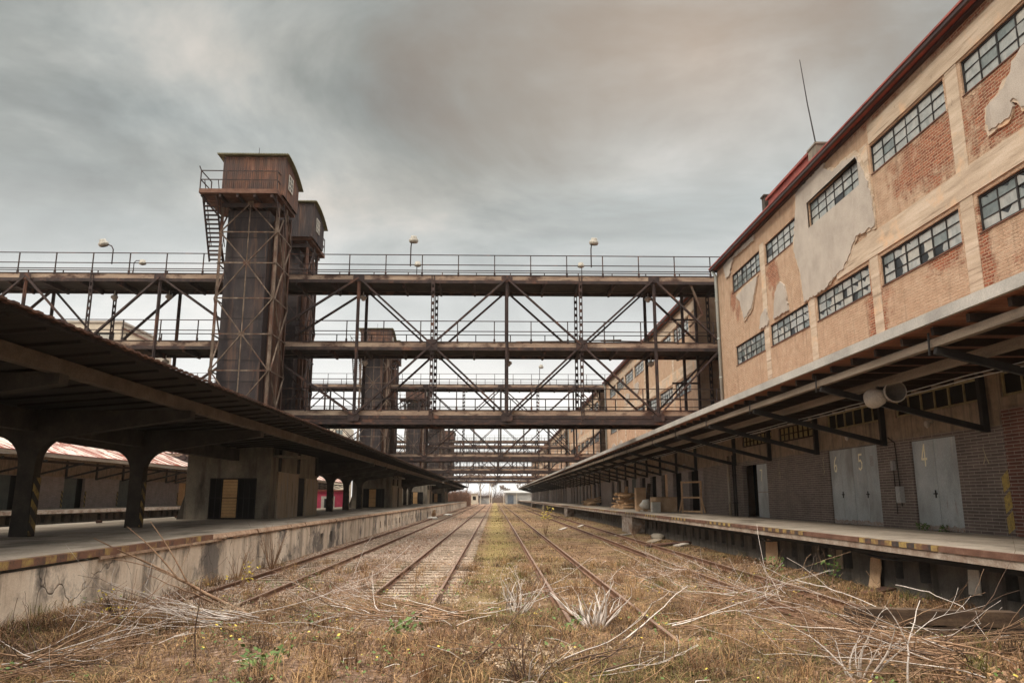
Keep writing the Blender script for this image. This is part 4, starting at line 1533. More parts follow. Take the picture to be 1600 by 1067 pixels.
arm_lamp(-21.4, 44.1, 15.2, 1, 'small white lamp on a bent arm, left of the tall lift tower')
arm_lamp(-4.7, 44.1, 15.2, .1, 'small lamp on a short bracket beside the middle left pole lamp')
arm_lamp(5.15, 44.1, 15.2, -.1, 'small lamp on a short bracket beside the pole lamp near the warehouse')


def hang_lamp(x, y, z, label):
    m = MB(); m.smooth = True
    m.tube([(x, y, z + .3), (x, y, z)], .03, 6)
    m.lathe((x, y, z), (0, 0, -1), [(-.06, .05), (0, .17), (.05, .21), (.16, .2), (.2, .12), (.28, .1), (.3, 0)], 14)
    o = m.build('hanging_lamp', MT['horn'], None, loc=(x, y, z + .3))
    tag(o, label, 'lamp', 'lamps hanging under the bridge decks')


for x, z, lb in ((-23.3, 14.3, 'hanging lamp under the top deck at the far left'), (-20.0, 14.35, 'hanging lamp under the top deck beside the tall lift tower'),
                 (-8.14, 14.35, 'hanging lamp under the top deck right of the lift towers'), (9.45, 14.35, 'hanging lamp under the top deck near the warehouse'),
                 (9.5, 10.3, 'hanging lamp under the middle deck near the warehouse'), (-19.84, 10.3, 'hanging lamp under the middle deck left of the tall lift tower'),
                 (.8, 10.3, 'hanging lamp under the middle deck at mid span'), (-7.9, 10.3, 'hanging lamp under the middle deck right of the lift towers')):
    hang_lamp(x, 46.0, z, lb)


# ------------------------------------------------------------------ far left warehouse and platform
def far_left(label):
    ya, yb = Y0 + 5, Y0 + 49.88
    t = thing('low_warehouse', label, 'warehouse', (-38, ya, 0), 'low warehouses beyond the island platform')
    doors = []
    for k, y in enumerate((50.0, 60.0, 69.8, 79.9)):
        doors.append((y, y + 3.5, 1.27, 3.95, k))
    m = MB()
    wall_open(m, -38, ya, yb, -.4, 5.6, [d[:4] for d in doors], .25, -1)
    m.build('wall', MT['lowerfar'], t)
    MB().box(-39.6, -39.5, ya, yb, 0, 5.5).build('dark_backing', MT['dark'], t)
    for a, b, c, d, k in doors:
        MB().box(-38.12, -38.07, a, a + (b - a) * .62, c + .02, d).build('door', MT[('orange', 'doordark', 'doordark', 'doordark')[k % 4]], t)
        MB().box(-37.995, -37.98, a - .35, a - .05, c + .1, 2.8).build('hazard_paint', MT['haz_col'], t)
        MB().box(-37.995, -37.98, b + .05, b + .35, c + .1, 2.8).build('hazard_paint', MT['haz_col'], t)
    r = MB()
    r.prism([(-33.5, 5.35), (-38.2, 5.5), (-48, 9.6), (-48, 9.75), (-33.5, 5.5)], 1, ya, yb)
    r = MB()
    r.prism([(-33.5, 5.38), (-44.5, 9.6), (-44.5, 9.72), (-33.5, 5.5)], 1, ya, yb)
    rf = r.build('roof', MT['paintroof'], t)
    s = MB()
    y = ya + .1
    while y < yb:
        s.bar((-33.5, y, 5.53), (-44.4, y, 9.75), .045, .06)
        y += .62
    s.build('standing_seams', MT['paintroof'], rf)
    MB().box(-33.49, -33.38, ya, yb, 5.2, 5.48).build('eaves_fascia', MT['beamwood'], rf)
    MB().box(-33.6, -33.37, ya, yb, 5.485, 5.53).build('eaves_edge', MT['redmetal'], rf)
    MB().box(-34.7, -34.5, ya, yb, 4.86, 5.04).build('eaves_beam', MT['rafter'], rf)
    y = ya + 1.5
    while y < yb:
        q = MB()
        q.bar((-37.94, y, 3.92), (-33.7, y, 4.97), .11, .15)
        q.box(-37.995, -37.84, y - .075, y + .075, 3.85, 5.4)
        q.build('bracket', MT['black'], rf)
        y += 5.28
    return t


fl = far_left('low brick warehouse with peeling pink and white roof, seen between the first island columns')
copy_tree(fl, None, (0, -PER, 0), 'low brick warehouse with peeling roof, nearest beyond the island platform at the left edge')
copy_tree(fl, None, (0, PER, 0), 'low brick warehouse with peeling roof, seen past the first lift house')
copy_tree(fl, None, (0, 2 * PER, 0), 'low brick warehouse farthest beyond the island platform')
t = thing('loading_platform', 'far left loading platform with dark open base in front of the low brick warehouse', 'loading platform', (-34, 4, 0))
MB().box(-38, -33.95, 3, 225, 1.05, 1.27).build('deck', MT['platform'], t)
MB().box(-33.94, -33.8, 3, 225, 1.0, 1.28).build('edge_angle', MT['edgeconc'], t)
m = MB()
hl = []
y = 40.0
while y < 120:
    hl.append((y, y + .5, .3, .85))
    y += random.choice((1.4, 1.4, 3.0))
wall_open(m, -34.9, 3, 225, -.5, 1.048, hl, .3, -1)
m.build('base_wall', MT['rwall'], t)
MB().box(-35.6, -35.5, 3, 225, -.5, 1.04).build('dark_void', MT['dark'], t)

# pale block far behind the canopy on the left
t = thing('office_block', 'pale flat-roofed office block rising behind the left canopy', 'building', (-64, 120, 0))
MB().box(-74, -59.2, 120, 132, -.2, 29.3).build('wall', MT['palewall'], t)
MB().box(-74.2, -59.0, 119.8, 132.2, 29.32, 29.65).build('parapet', MT['plaster'], t)
MB().prism([(-59.19, -.2), (-55.6, -.2), (-55.6, 26.7), (-59.19, 28.4)], 1, 120.5, 131).build('lean_to', MT['palewall'], t)
MB().prism([(-59.19, 28.42), (-55.2, 26.5), (-55.2, 26.75), (-59.19, 28.75)], 1, 120.2, 131.3).build('lean_to_roof', MT['rust'], t)
for x in (-72, -67.6, -63.2):
    f = MB().box(x, x + 3.0, 119.93, 119.99, 26.5, 27.75).build('window', MT['dark'], t)
    MB().box(x + .9, x + 2.4, 119.88, 119.925, 26.6, 27.4).build('pane', MT['glass_c'], f)
t = thing('office_block', 'pale block with small windows between the lift towers in the distance', 'building', (-41, 190, 0))
MB().box(-47, -36.5, 190, 200, -.2, 19.3).build('wall', MT['palewall'], t)
for i in range(3):
    for z in (12.8, 15.4, 17.4):
        MB().box(-45 + i * 3, -43.4 + i * 3, 189.9, 189.99, z, z + 1.1).build('window', MT['glass_b'], t)

# pink kiosk seen under the island roof
t = thing('kiosk', 'small pink kiosk with white framed window seen under the island roof', 'kiosk', (-21.5, 100, 0))
MB().box(-24.5, -19.3, 100, 103, -.2, 3.0).build('wall', MT['pink'], t)
MB().box(-24.7, -19.1, 99.8, 103.2, 3.02, 3.2).build('roof', MT['redmetal'], t)
w = MB().box(-22.0, -20.3, 99.93, 99.99, .5, 2.4).build('window', MT['white'], t)
MB().box(-21.6, -20.6, 99.88, 99.925, .8, 2.1).build('pane', MT['glass_d'], w)
MB().box(-24.2, -23.4, 99.93, 99.99, 0.2, 2.4).build('panel', MT['white'], t)

# ------------------------------------------------------------------ things on the right platform
PZ = 1.267


def on_platform(name, label, cat, mb, mat, loc, group=None):
    o = mb.build(name, mat, None, loc=loc)
    return tag(o, label, cat, group)


def carton(x0, x1, y0, y1, z0, z1, label, mat='cardboard', opened=False):
    t = thing('box', label, 'box', ((x0 + x1) / 2, y0, z0), 'boxes left on the right platform')
    MB().box(x0, x1, y0, y1, z0, z1).build('body', MT[mat], t)
    m = MB()
    m.box(x0 - .01, x1 + .01, y0 - .012, y0 + .05, z1 - .06, z1 + .004)
    m.box(x0 - .012, x0 + .05, y0 + .051, y1, z1 - .06, z1 + .003)
    m.build('lid_rim', MT['woodlt'], t)


carton(10.75, 12.2, 52.2, 54.0, PZ, PZ + .98, 'large tan crate with pale end standing by the dark doorway')
carton(10.4, 10.95, 51.6, 52.1, PZ + .0, PZ + .72, 'pale carton leaning before the large tan crate', 'white')
carton(11.6, 12.4, 64.0, 64.8, PZ, PZ + 1.75, 'tall brown carton standing beside the timber pile', 'cardboard')
# open timber frame
t = thing('shelving_rack', 'bare timber shelving rack standing empty by the doorway', 'rack', (12.3, 48.1, PZ))
for (x, y) in ((11.75, 48.9), (12.5, 47.2)):
    MB().box(x - .05, x + .05, y - .05, y + .05, PZ, PZ + 1.95).build('upright', MT['woodlt'], t)
for z in (PZ + .12, PZ + .95, PZ + 1.88):
    MB().bar((11.75, 48.84, z), (12.5, 47.26, z), .05, .1).build('rail', MT['woodlt'], t)
MB().bar((11.65, 49.3, PZ + .05), (11.75, 48.97, PZ + .9), .04, .09).build('brace', MT['woodlt'], t)
MB().bar((12.6, 46.8, PZ + .05), (12.5, 47.14, PZ + .9), .04, .09).build('brace', MT['woodlt'], t)
# pallet and bag
t = thing('pallet', 'small wooden pallet lying beside the large tan crate', 'pallet', (10.6, 55.5, PZ))
for i in range(5):
    MB().box(10.1, 11.3, 55 + i * .25, 55.17 + i * .25, PZ + .1, PZ + .13).build('slat', MT['woodlt'], t)
for i in range(3):
    MB().box(10.1 + i * .55, 10.2 + i * .55, 55, 56.17, PZ, PZ + .099).build('bearer', MT['woodlt'], t)


def lumpy(name, label, cat, c, r, mat, seed, sq=(1, 1, 1)):
    rs = random.Random(seed)
    m = MB(); m.smooth = True
    nu, nv = 10, 7
    b = 0
    rr = [[1 + rs.uniform(-.2, .2) for _ in range(nu)] for _ in range(nv)]
    for j in range(nv):
        th = math.pi * j / (nv - 1)
        for i in range(nu):
            ph = 2 * math.pi * i / nu
            k = r * rr[j][i] if 0 < j < nv - 1 else r
            m.v.append((c[0] + sq[0] * k * math.sin(th) * math.cos(ph), c[1] + sq[1] * k * math.sin(th) * math.sin(ph), max(c[2] - r * sq[2] * .7, c[2] + sq[2] * k * math.cos(th))))
    for j in range(nv - 1):
        for i in range(nu):
            i2 = (i + 1) % nu
            m.face(j * nu + i, (j + 1) * nu + i, (j + 1) * nu + i2, j * nu + i2)
    o = m.build(name, mat, None, loc=(c[0], c[1], c[2] - r * sq[2] * .7))
    return tag(o, label, cat)


lumpy('rubbish_bag', 'pale stuffed rubbish bag slumped on the small pallet', 'bag', (10.7, 55.5, PZ + .42), .4, MT['white'], 3)
lumpy('rubbish_bag', 'dark stuffed rubbish bag behind the pale bag on the platform', 'bag', (12.0, 58.5, PZ + .35), .5, MT['black'], 5)
# stacked timber
rs = random.Random(4)
m = MB()
for i in range(75):
    x, y = rs.uniform(11.1, 12.3), rs.uniform(66.5, 71.5)
    z = PZ + .06 + rs.random() ** 1.3 * 1.25
    a = rs.uniform(-.3, .3)
    L = rs.uniform(.35, .9)
    m.bar((x - L * math.cos(a), y - L * math.sin(a) * .5, z + rs.uniform(-.06, .06)), (x + L * math.cos(a) * .3, y + L * math.sin(a), z), rs.uniform(.12, .26), rs.uniform(.06, .16))
m.bar((11.2, 67.8, PZ), (11.5, 67.9, PZ + 1.9), .24, .1)
tag(m.build('timber_pile', MT['woodlt'], None, loc=(11.7, 69, PZ)), 'untidy pile of broken timber boards heaped against the warehouse wall', 'timber')
m = MB()
m.bar((12.1, 62.3, PZ), (12.35, 62.2, PZ + 2.05), .3, .06)
tag(m.build('leaning_board', MT['darktimber'], None, loc=(12.2, 62.3, PZ)), 'tall dark board leaning on the wall beside the brown carton', 'board')
rs = random.Random(8)
m = MB()
for i in range(26):
    x, y = rs.uniform(11.0, 12.3), rs.uniform(92, 97)
    z = PZ + .05 + rs.random() * .8
    m.bar((x - .4, y, z), (x + .4, y + rs.uniform(-.5, .5), z + rs.uniform(-.2, .2)), .2, .12)
tag(m.build('debris_heap', MT['cardboard'], None, loc=(11.6, 94, PZ)), 'distant heap of scrap on the right platform', 'debris')

# ------------------------------------------------------------------ rubbish against the right base wall and on the tracks
def leaner(name, label, cat, y0, y1, z0, z1, mat, x=9.52, lean=-.12, jag=.05):
    m = MB()
    p = rough_poly([(y0, z0), (y1, z0 - .02), (y1 - .03, z1), (y0 + .02, z1 + .02)], jag, .18)
    m.prism(p, 0, -.012, .012)
    m.v = [(x + v[0] + lean * (z1 - v[2]), v[1], v[2]) for v in m.v]
    tag(m.build(name, mat, None, loc=(x, y0, z0)), label, cat)


leaner('cardboard_sheet', 'torn cardboard sheet leaning against the dark base wall', 'cardboard', 19.4, 19.95, -.12, .72, MT['cardboard'])
leaner('cardboard_sheet', 'ragged pale cardboard stuck on the base wall, further along', 'cardboard', 26.5, 27.6, .0, .75, MT['cardboard'], lean=-.05)
leaner('white_panel', 'small yellowed white panel standing in a base opening', 'panel', 15.55, 15.95, .32, .78, MT['white'], x=9.57, lean=-.03, jag=.01)
leaner('radiator', 'pale ribbed panel leaning at the dark base wall', 'panel', 21.6, 22.0, .3, .78, MT['hutboard'], x=9.55, lean=-.04, jag=.01)
for (x, y, w, l, a, mat, lb) in ((8.1, 49.4, .35, 1.2, .3, 'plaster', 'pale board lying beside the platform support pier'),
                                 (8.4, 41.5, .5, .8, .9, 'hutboard', 'grey slab of rubble lying under the right platform edge'),
                                 (8.7, 38.6, .7, 2.6, .25, 'rust', 'rusty sheet lying in weeds beside the right platform'),
                                 (8.8, 37.2, .45, .6, .5, 'plaster', 'pale broken slab tilted against the right platform base'),
                                 (5.2, 60, .25, 1.4, 1.1, 'plaster', 'pale plank lying between the right hand tracks'),
                                 (7.2, 66, .25, 1.3, 1.2, 'plaster', 'pale board lying by the farther right track'),
                                 (9.0, 18.6, .35, .8, .4, 'rust', 'brown slab lying below the torn cardboard'),
                                 (8.2, 14.2, .25, .8, 1.2, 'hutboard', 'splintered board lying behind the stacked sleepers')):
    z = float(gz(np.array(x), np.array(y))) + .04
    m = MB()
    d = Vector((math.cos(a), math.sin(a), .04)) * l / 2
    m.bar(Vector((x, y, z)) - d, Vector((x, y, z + .06)) + d, w, .05)
    tag(m.build('scrap_board', MT[mat], None, loc=(x, y, z)), lb, 'board', 'boards and slabs lying along the right tracks')
lumpy('rubbish_bag', 'crumpled pale rubbish bag under the right platform edge', 'bag', (8.9, 43.0, .08), .38, MT['hutwall'], 12, (1, 1.6, .6))
m = MB()
m.box(-7.6, -7.1, 95, 95.6, -.15, .42)
m.bar((-7.4, 95, .4), (-7.2, 95.1, .75), .3, .25)
tag(m.build('orange_crate', MT['cardboard'], None, loc=(-7.4, 95, -.15)), 'orange brown crate standing by the left platform wall in the distance', 'crate')
for i, (x, y, lb) in enumerate(((-6.9, 88, 'white plastic scrap beside the leftmost track'), (-6.2, 104, 'white scrap lying across the leftmost track'))):
    lumpy('plastic_scrap', lb, 'scrap', (x, y, -.02), .4, MT['white'], 20 + i, (1.6, 1, .4))
for i, (x, y, lb) in enumerate(((-16.5, 33, 'broken brick lying on the island platform floor near the second column'), (-16.7, 41.5, 'broken brick at the back edge of the island platform'))):
    m = MB()
    m.bar((x, y, 1.23), (x + .22, y + .1, 1.24), .13, .11)
    tag(m.build('brick', MT['rust'], None, loc=(x, y, 1.18)), lb, 'brick')

# stacked sleepers at the right
for i, (z, dx, lb) in enumerate(((.12, .0, 'dark old sleeper lying in the weeds, lower of the stacked pair'), (.37, -.1, 'dark old sleeper lying on top of the stacked pair'))):
    m = MB()
    y = 12.75 + i * .06
    p0, p1 = Vector((5.75 + dx, y, z)), Vector((8.4 + dx * 2.5, y - .35, z - .03))
    n = 14
    for k in range(n):
        a, b = p0.lerp(p1, k / n), p0.lerp(p1, (k + 1) / n)
        m.bar(a, b, .27 + rs.uniform(-.012, .012), .225 + rs.uniform(-.014, .01))
    tag(m.build('sleeper', MT['darktimber'], None, loc=(7, 12.6, z)), lb, 'timber', 'stacked old sleepers')

# ------------------------------------------------------------------ brushwood
def stem(m, p, d, L, r0, rs, bend=.25, n=7, droop=.0, twigs=0, sides=4):
    p = Vector(p)
    d = Vector(d).normalized()
    pts, rad = [p.copy()], [r0]
    w = Vector((rs.uniform(-1, 1), rs.uniform(-1, 1), rs.uniform(-.3, .3))) * bend / n
    for i in range(n):
        d = (d + w + Vector((rs.uniform(-1, 1), rs.uniform(-1, 1), rs.uniform(-1, 1))) * bend * .28 + Vector((0, 0, -droop / n))).normalized()
        p = p + d * (L / n)
        g = float(gz(np.array(p.x), np.array(p.y))) + .02
        if p.z < g:
            p.z = g + rs.uniform(0, .05)
            d.z = abs(d.z) * .3
        pts.append(p.copy())
        rad.append(max(.0028, r0 * (1 - .8 * (i + 1) / n)))
        if twigs and i > n * .25 and rs.random() < twigs:
            dd = (d + Vector((rs.uniform(-1, 1), rs.uniform(-1, 1), rs.uniform(-.2, .9))) * .8)
            stem(m, p, dd, L * rs.uniform(.15, .4), rad[-1] * .6, rs, bend, 4, 0, 0, 3)
    m.tube(pts, rad, sides, False)
    return pts


def ground_at(x, y):
    return float(gz(np.array(x), np.array(y)))


def brush_pile(name, label, cx, cy, ang, spread, count, L, mats, seed, r=.012, width=.5, hgt=.25, twigs=.35, lift=.08):
    """cut stems lying in a sheaf; ang = direction of the tips"""
    rs = random.Random(seed)
    m = MB(); m.smooth = True
    for i in range(count):
        a = ang + rs.gauss(0, spread) + (math.pi if rs.random() < .12 else 0)
        off = rs.uniform(-width, width)
        x, y = cx - math.sin(ang) * off + rs.uniform(-.3, .3), cy + math.cos(ang) * off + rs.uniform(-.3, .3)
        z = ground_at(x, y) + .03 + rs.random() * hgt
        m.mi = 0 if rs.random() < .45 else rs.randrange(len(mats))
        stem(m, (x, y, z), (math.cos(a), math.sin(a), rs.uniform(-.02, lift * 2.5)), L * rs.uniform(.45, 1.1), r * rs.uniform(.4, 1.3), rs, .5, 10, .05, twigs)
    o = m.build(name, [MT[k] for k in mats], None, loc=(cx, cy, ground_at(cx, cy)))
    tag(o, label, 'brushwood')


def stump(name, label, cx, cy, count, L, mats, seed, r=.02, up=.9, out=.9):
    rs = random.Random(seed)
    m = MB(); m.smooth = True
    for i in range(count):
        a = rs.uniform(0, 2 * math.pi)
        z = ground_at(cx, cy)
        m.mi = rs.randrange(len(mats)) if rs.random() < .4 else 0
        k = rs.uniform(.3, 1)
        x, y = cx + math.cos(a) * .16 * k, cy + math.sin(a) * .12 * k
        pts = stem(m, (x, y, z - .03), (math.cos(a) * out * k, math.sin(a) * out * k * .6, up), L * rs.uniform(.4, 1.0), r * rs.uniform(.5, 1.2), rs, .75, 7, -.25, .5, 5)
    o = m.build(name, [MT[k] for k in mats], None, loc=(cx, cy, ground_at(cx, cy)))
    tag(o, label, 'stump')


W3 = ['stem_w', 'stem_b', 'stem_d']
B3 = ['stem_b', 'stem_d', 'stem_w']
brush_pile('brushwood', 'sheaf of bleached cut stems lying in front of the cream platform wall', -4.4, 13.9, math.pi - .12, .22, 46, 2.5, W3, 11, .0095, .5, .16)
brush_pile('brushwood', 'fan of pale stems lying over the leftmost rails', -2.2, 14.6, math.pi - .62, .26, 38, 2.4, ['stem_b', 'stem_w', 'stem_d'], 12, .009, .5, .18)
brush_pile('brushwood', 'bundle of long pink brown stems crossing the middle rails', -.8, 14.6, math.pi - .2, .22, 34, 2.6, ['stem_b', 'stem_w', 'stem_d'], 13, .010, .5, .14)
brush_pile('brushwood', 'wide tangle of brown brush right of the third track', 5.4, 17.6, math.pi / 2 + .35, .75, 95, 2.3, B3, 14, .008, 1.6, .25, .5, .05)
brush_pile('brushwood', 'tangle of brown brush farther along the half buried track', 5.3, 23.5, math.pi / 2 + .4, .8, 60, 2.3, B3, 15, .008, 1.3, .25, .5, .03)
brush_pile('brushwood', 'dense layered pile of grey brown branches in the lower right foreground', 5.9, 10.9, math.pi - .05, .42, 105, 2.6, ['stem_b', 'stem_w', 'stem_d'], 16, .009, 1.3, .26, .4, .1)
brush_pile('brushwood', 'brown branches heaped in the lower left corner', -5.9, 10.3, .1, .6, 70, 1.9, B3, 17, .010, .9, .22, .4, .1)
brush_pile('brushwood', 'dark thin branches lying across the bottom centre', 1.0, 9.7, .25, .5, 20, 1.5, ['stem_d', 'stem_w', 'stem_b'], 18, .009, .8, .2, .5, .14)
brush_pile('brushwood', 'long dark branches lying from the bleached stump towards the right', 3.1, 14.0, .0, .16, 12, 2.8, ['stem_b', 'stem_d', 'stem_w'], 19, .012, .4, .16, .5)
stump('stump', 'bleached bushy stump with thick white shoots beside the third track', 1.85, 14.6, 26, 1.05, ['stem_w', 'stem_w', 'stem_b'], 21, .036)
stump('stump', 'smaller grey stump with thin shoots left of the third track', .42, 16.6, 24, 1.0, ['stem_w', 'stem_b', 'stem_d'], 22, .02)
stump('stump', 'short fan of cut yellowish twigs behind the bleached stump', 4.0, 16.0, 22, .55, ['stem_b', 'stem_w'], 23, .013)
stump('stump', 'thin bleached shoots rising in the bottom right foreground', 4.6, 10.2, 12, 1.0, ['stem_w', 'stem_w', 'stem_b'], 24, .016, 1.0, .8)
stump('stump', 'grey tangle of shoots with seed heads at the bottom centre', .45, 9.6, 30, .8, ['stem_d', 'stem_w', 'stem_b'], 25, .011, .7, 1.0)

# long fallen branches
def branch(label, pts, r, mat, seed, side=()):
    rs = random.Random(seed)
    m = MB(); m.smooth = True
    P = [Vector(p) for p in pts]
    sm = []
    for i in range(len(P) - 1):
        for k in range(4):
            sm.append(P[i].lerp(P[i + 1], k / 4) + Vector((rs.uniform(-.012, .012), rs.uniform(-.012, .012), rs.uniform(-.012, .012))))
    sm.append(P[-1])
    n = len(sm)
    m.tube(sm, [r * (1 - .8 * i / n) for i in range(n)], 6)
    for (f, tip, rr) in side:
        a = sm[int(f * (n - 1))]
        b = Vector(tip)
        q = [a.lerp(b, k / 6) + Vector((0, 0, .06 * math.sin(math.pi * k / 6))) for k in range(7)]
        m.tube(q, [rr * (1 - .8 * k / 7) for k in range(7)], 5)
    o = m.build('fallen_branch', mat, None, loc=tuple(P[0]))
    tag(o, label, 'branch')


branch('long forked pink brown branch resting against the cream platform wall', [(-4.45, 14.9, .08), (-5.3, 15.5, .3), (-6.3, 16.1, .62), (-7.3, 16.6, .95), (-8.6, 17.2, 1.35)], .042, MT['stem_b'], 31,
       [(.5, (-7.5, 16.3, 1.62), .02), (.48, (-7.0, 16.2, 1.72), .018), (.5, (-7.8, 16.4, .98), .016)])
branch('second thinner branch lying below the forked branch', [(-4.6, 14.8, .06), (-5.4, 15.6, .22), (-6.4, 16.3, .45), (-7.2, 16.8, .62)], .024, MT['stem_b'], 32)
branch('long straight pale whip arching over the right foreground brush', [(4.6, 11.6, .35), (5.2, 11.0, .42), (6.1, 10.3, .32), (6.8, 9.7, .12)], .022, MT['stem_b'], 33)
branch('thin whip arching from the right track over the stacked sleepers', [(6.9, 18.2, .35), (6.75, 16.2, .42), (6.6, 14.3, .4), (6.5, 12.6, .3), (6.8, 11.7, .08)], .013, MT['stem_w'], 34)
branch('second thin whip arching beside the stacked sleepers', [(8.2, 16.2, .45), (8.0, 14.6, .5), (7.6, 12.9, .48), (7.3, 11.8, .12)], .011, MT['stem_w'], 35)
branch('single bleached stick leaning out of the brush left of the sleepers', [(1.9, 12.2, .05), (2.5, 12.9, .3), (3.1, 13.6, .6), (3.4, 14.0, .7)], .014, MT['stem_w'], 36)
branch('thin dark upright stalk in the lower left foreground', [(-4.0, 11.0, .0), (-4.02, 11.0, .5), (-3.98, 11.0, 1.15)], .012, MT['stem_d'], 37)
branch('bent dark stalk rising at the bottom centre', [(-.4, 10.6, .02), (.0, 10.8, .3), (.5, 11.4, .8), (.75, 12.2, 1.3)], .012, MT['stem_d'], 38)
branch('thin stalk standing up in the lower right brush', [(3.05, 10.0, .0), (3.0, 10.1, .5), (3.1, 10.2, .9)], .009, MT['stem_b'], 39)
branch('bleached forked shoot standing up in the bottom right corner', [(4.95, 9.7, .0), (5.05, 9.8, .45), (5.3, 9.9, .95)], .015, MT['stem_w'], 40, [(.5, (4.8, 9.8, .9), .009)])


def leafy(name, label, cat, cx, cy, h, n, mat, seed, spread=.4, ls=.07, mat_stem='stem_d', leaves=60, top=.4):
    rs = random.Random(seed)
    t = thing(name, label, cat, (cx, cy, ground_at(cx, cy)))
    m = MB(); m.smooth = True
    tips = []
    for i in range(n):
        a = rs.uniform(0, 6.28)
        tips += stem(m, (cx + math.cos(a) * .05, cy + math.sin(a) * .05, ground_at(cx, cy)), (math.cos(a) * spread, math.sin(a) * spread, 1), h * rs.uniform(.6, 1.1), .012, rs, .25, 6, 0, .5)[2:]
    m.build('stems', MT[mat_stem], t)
    m = MB()
    for i in range(leaves):
        p = rs.choice(tips)
        if p.z < ground_at(cx, cy) + h * top:
            continue
        p = p + Vector((rs.uniform(-1, 1), rs.uniform(-1, 1), rs.uniform(-1, 1))) * .12
        u = Vector((rs.uniform(-1, 1), rs.uniform(-1, 1), rs.uniform(-.6, .6))).normalized() * ls
        v = u.orthogonal().normalized() * ls * .6
        m.quad(p - u, p + v * .8, p + u, p - v * .8)
    m.build('leaves', MT[mat], t)


leafy('sapling', 'bare sapling with yellow leaves at its top, beside the third track', 'sapling', 3.35, 52, 1.7, 7, 'leaf_y', 51, .25, .09, 'stem_b', 90, .6)
leafy('weed', 'yellow leaved weed beside the leftmost rail', 'weed', -6.7, 21.2, .75, 9, 'leaf_y', 52, .5, .05, 'stem_b', 45, .3)
leafy('weed', 'green leaved bramble sprouting at the dark base wall', 'weed', 8.9, 21.0, .8, 5, 'leaf_g', 53, .4, .07, 'stem_b', 40, .3)
leafy('weed', 'green leaved weed near the pale ribbed panel', 'weed', 8.7, 24.5, .6, 5, 'leaf_g', 54, .4, .06, 'stem_b', 40, .2)
leafy('bramble', 'low green bramble in front of the middle rails', 'weed', -1.5, 13.0, .35, 10, 'leaf_g', 55, 1.0, .055, 'stem_b', 70, .1)
leafy('bramble', 'low yellow green bramble in the bottom left foreground', 'weed', -2.9, 10.4, .3, 10, 'leaf_g', 56, 1.1, .05, 'stem_b', 90, .05)
leafy('bramble', 'low green bramble under the bleached stump', 'weed', 1.2, 13.6, .3, 8, 'leaf_g', 57, 1.1, .05, 'stem_b', 45, .05)
leafy('dry_shrub', 'tall dry reddish shrub in front of the cream platform wall', 'shrub', -7.5, 27.0, 1.35, 22, 'leaf_b', 58, .35, .03, 'stem_b', 30, .5)
leafy('dry_shrub', 'dry brown shrub against the wall near the forked branch', 'shrub', -7.5, 23.5, .9, 14, 'leaf_b', 59, .4, .03, 'stem_b', 20, .5)
leafy('dry_shrub', 'brown shrub with yellow leaves at the foot of the cream wall', 'shrub', -6.6, 14.4, .55, 22, 'leaf_y', 60, .7, .035, 'stem_d', 60, .2)
leafy('weed', 'thin dry weeds at the foot of the right platform pier', 'weed', 8.3, 47.0, .9, 14, 'leaf_b', 61, .4, .04, 'stem_b', 20, .3)
leafy('weed', 'tuft of green weeds at the foot of the grey door numbered four', 'weed', 12.5, 22.8, .01, 1, 'leaf_g', 62, .4, .04, 'stem_b', 1, .3) if False else None
for i, (y, lb) in enumerate(((22.9, 'tuft of green weeds at the far foot of the nearest numbered door'), (21.8, 'tuft of green weeds at the near foot of the nearest numbered door'))):
    rs = random.Random(70 + i)
    m = MB()
    for k in range(46):
        p = Vector((12.6 + rs.uniform(-.12, .04), y + rs.uniform(-.25, .25), PZ + rs.uniform(0, .2)))
        u = Vector((rs.uniform(-1, 1), rs.uniform(-1, 1), rs.uniform(0, 1))).normalized() * .05
        v = u.orthogonal().normalized() * .025
        m.quad(p - u, p + v, p + u, p - v)
    tag(m.build('weed_tuft', MT['leaf_g'], None, loc=(12.6, y, PZ)), lb, 'weed')

# fluffy seed heads
def fluff(label, cx, cy, n, sx_, sy_, seed):
    rs = random.Random(seed)
    m = MB()
    for i in range(n):
        c = Vector((cx + rs.gauss(0, sx_), cy + rs.gauss(0, sy_), 0))
        c.z = ground_at(c.x, c.y) + rs.uniform(.08, .35)
        for k in range(26):
            d = Vector((rs.gauss(0, 1), rs.gauss(0, 1), rs.gauss(0, 1))).normalized()
            p = c + d * rs.uniform(.01, .05)
            u = d.orthogonal().normalized() * .02
            m.tri(p - u * .5, p + u * .5, p + d * .03)
    tag(m.build('seed_heads', MT['fluff'], None, loc=(cx, cy, ground_at(cx, cy))), label, 'seed heads', None, 'stuff')


fluff('cluster of pale fluffy seed heads before the cream wall', -5.0, 14.6, 60, .55, .35, 81)
fluff('cluster of pale fluffy seed heads at the bottom centre',   .25, 10.4, 40, .5, .6, 82)
fluff('few fluffy seed heads between the middle rails', -.9, 16.8, 22, .3, .3, 83)


# ------------------------------------------------------------------ ground cover (stuff)
def fast_mesh(name, verts, faces_n, mats, mat_idx, label):
    """verts (n,k,3) array: n faces with k corners"""
    n, k, _ = verts.shape
    me = bpy.data.meshes.new(name)
    me.vertices.add(n * k)
    me.vertices.foreach_set('co', verts.reshape(-1).astype(np.float32))
    me.loops.add(n * k)
    me.loops.foreach_set('vertex_index', np.arange(n * k, dtype=np.int32))
    me.polygons.add(n)
    me.polygons.foreach_set('loop_start', np.arange(0, n * k, k, dtype=np.int32))
    for m in mats:
        me.materials.append(m)
    me.polygons.foreach_set('material_index', mat_idx.astype(np.int32))
    me.update(calc_edges=True)
    o = bpy.data.objects.new(name, me)
    COL.objects.link(o)
    tag(o, label, None, None, 'stuff')
    return o


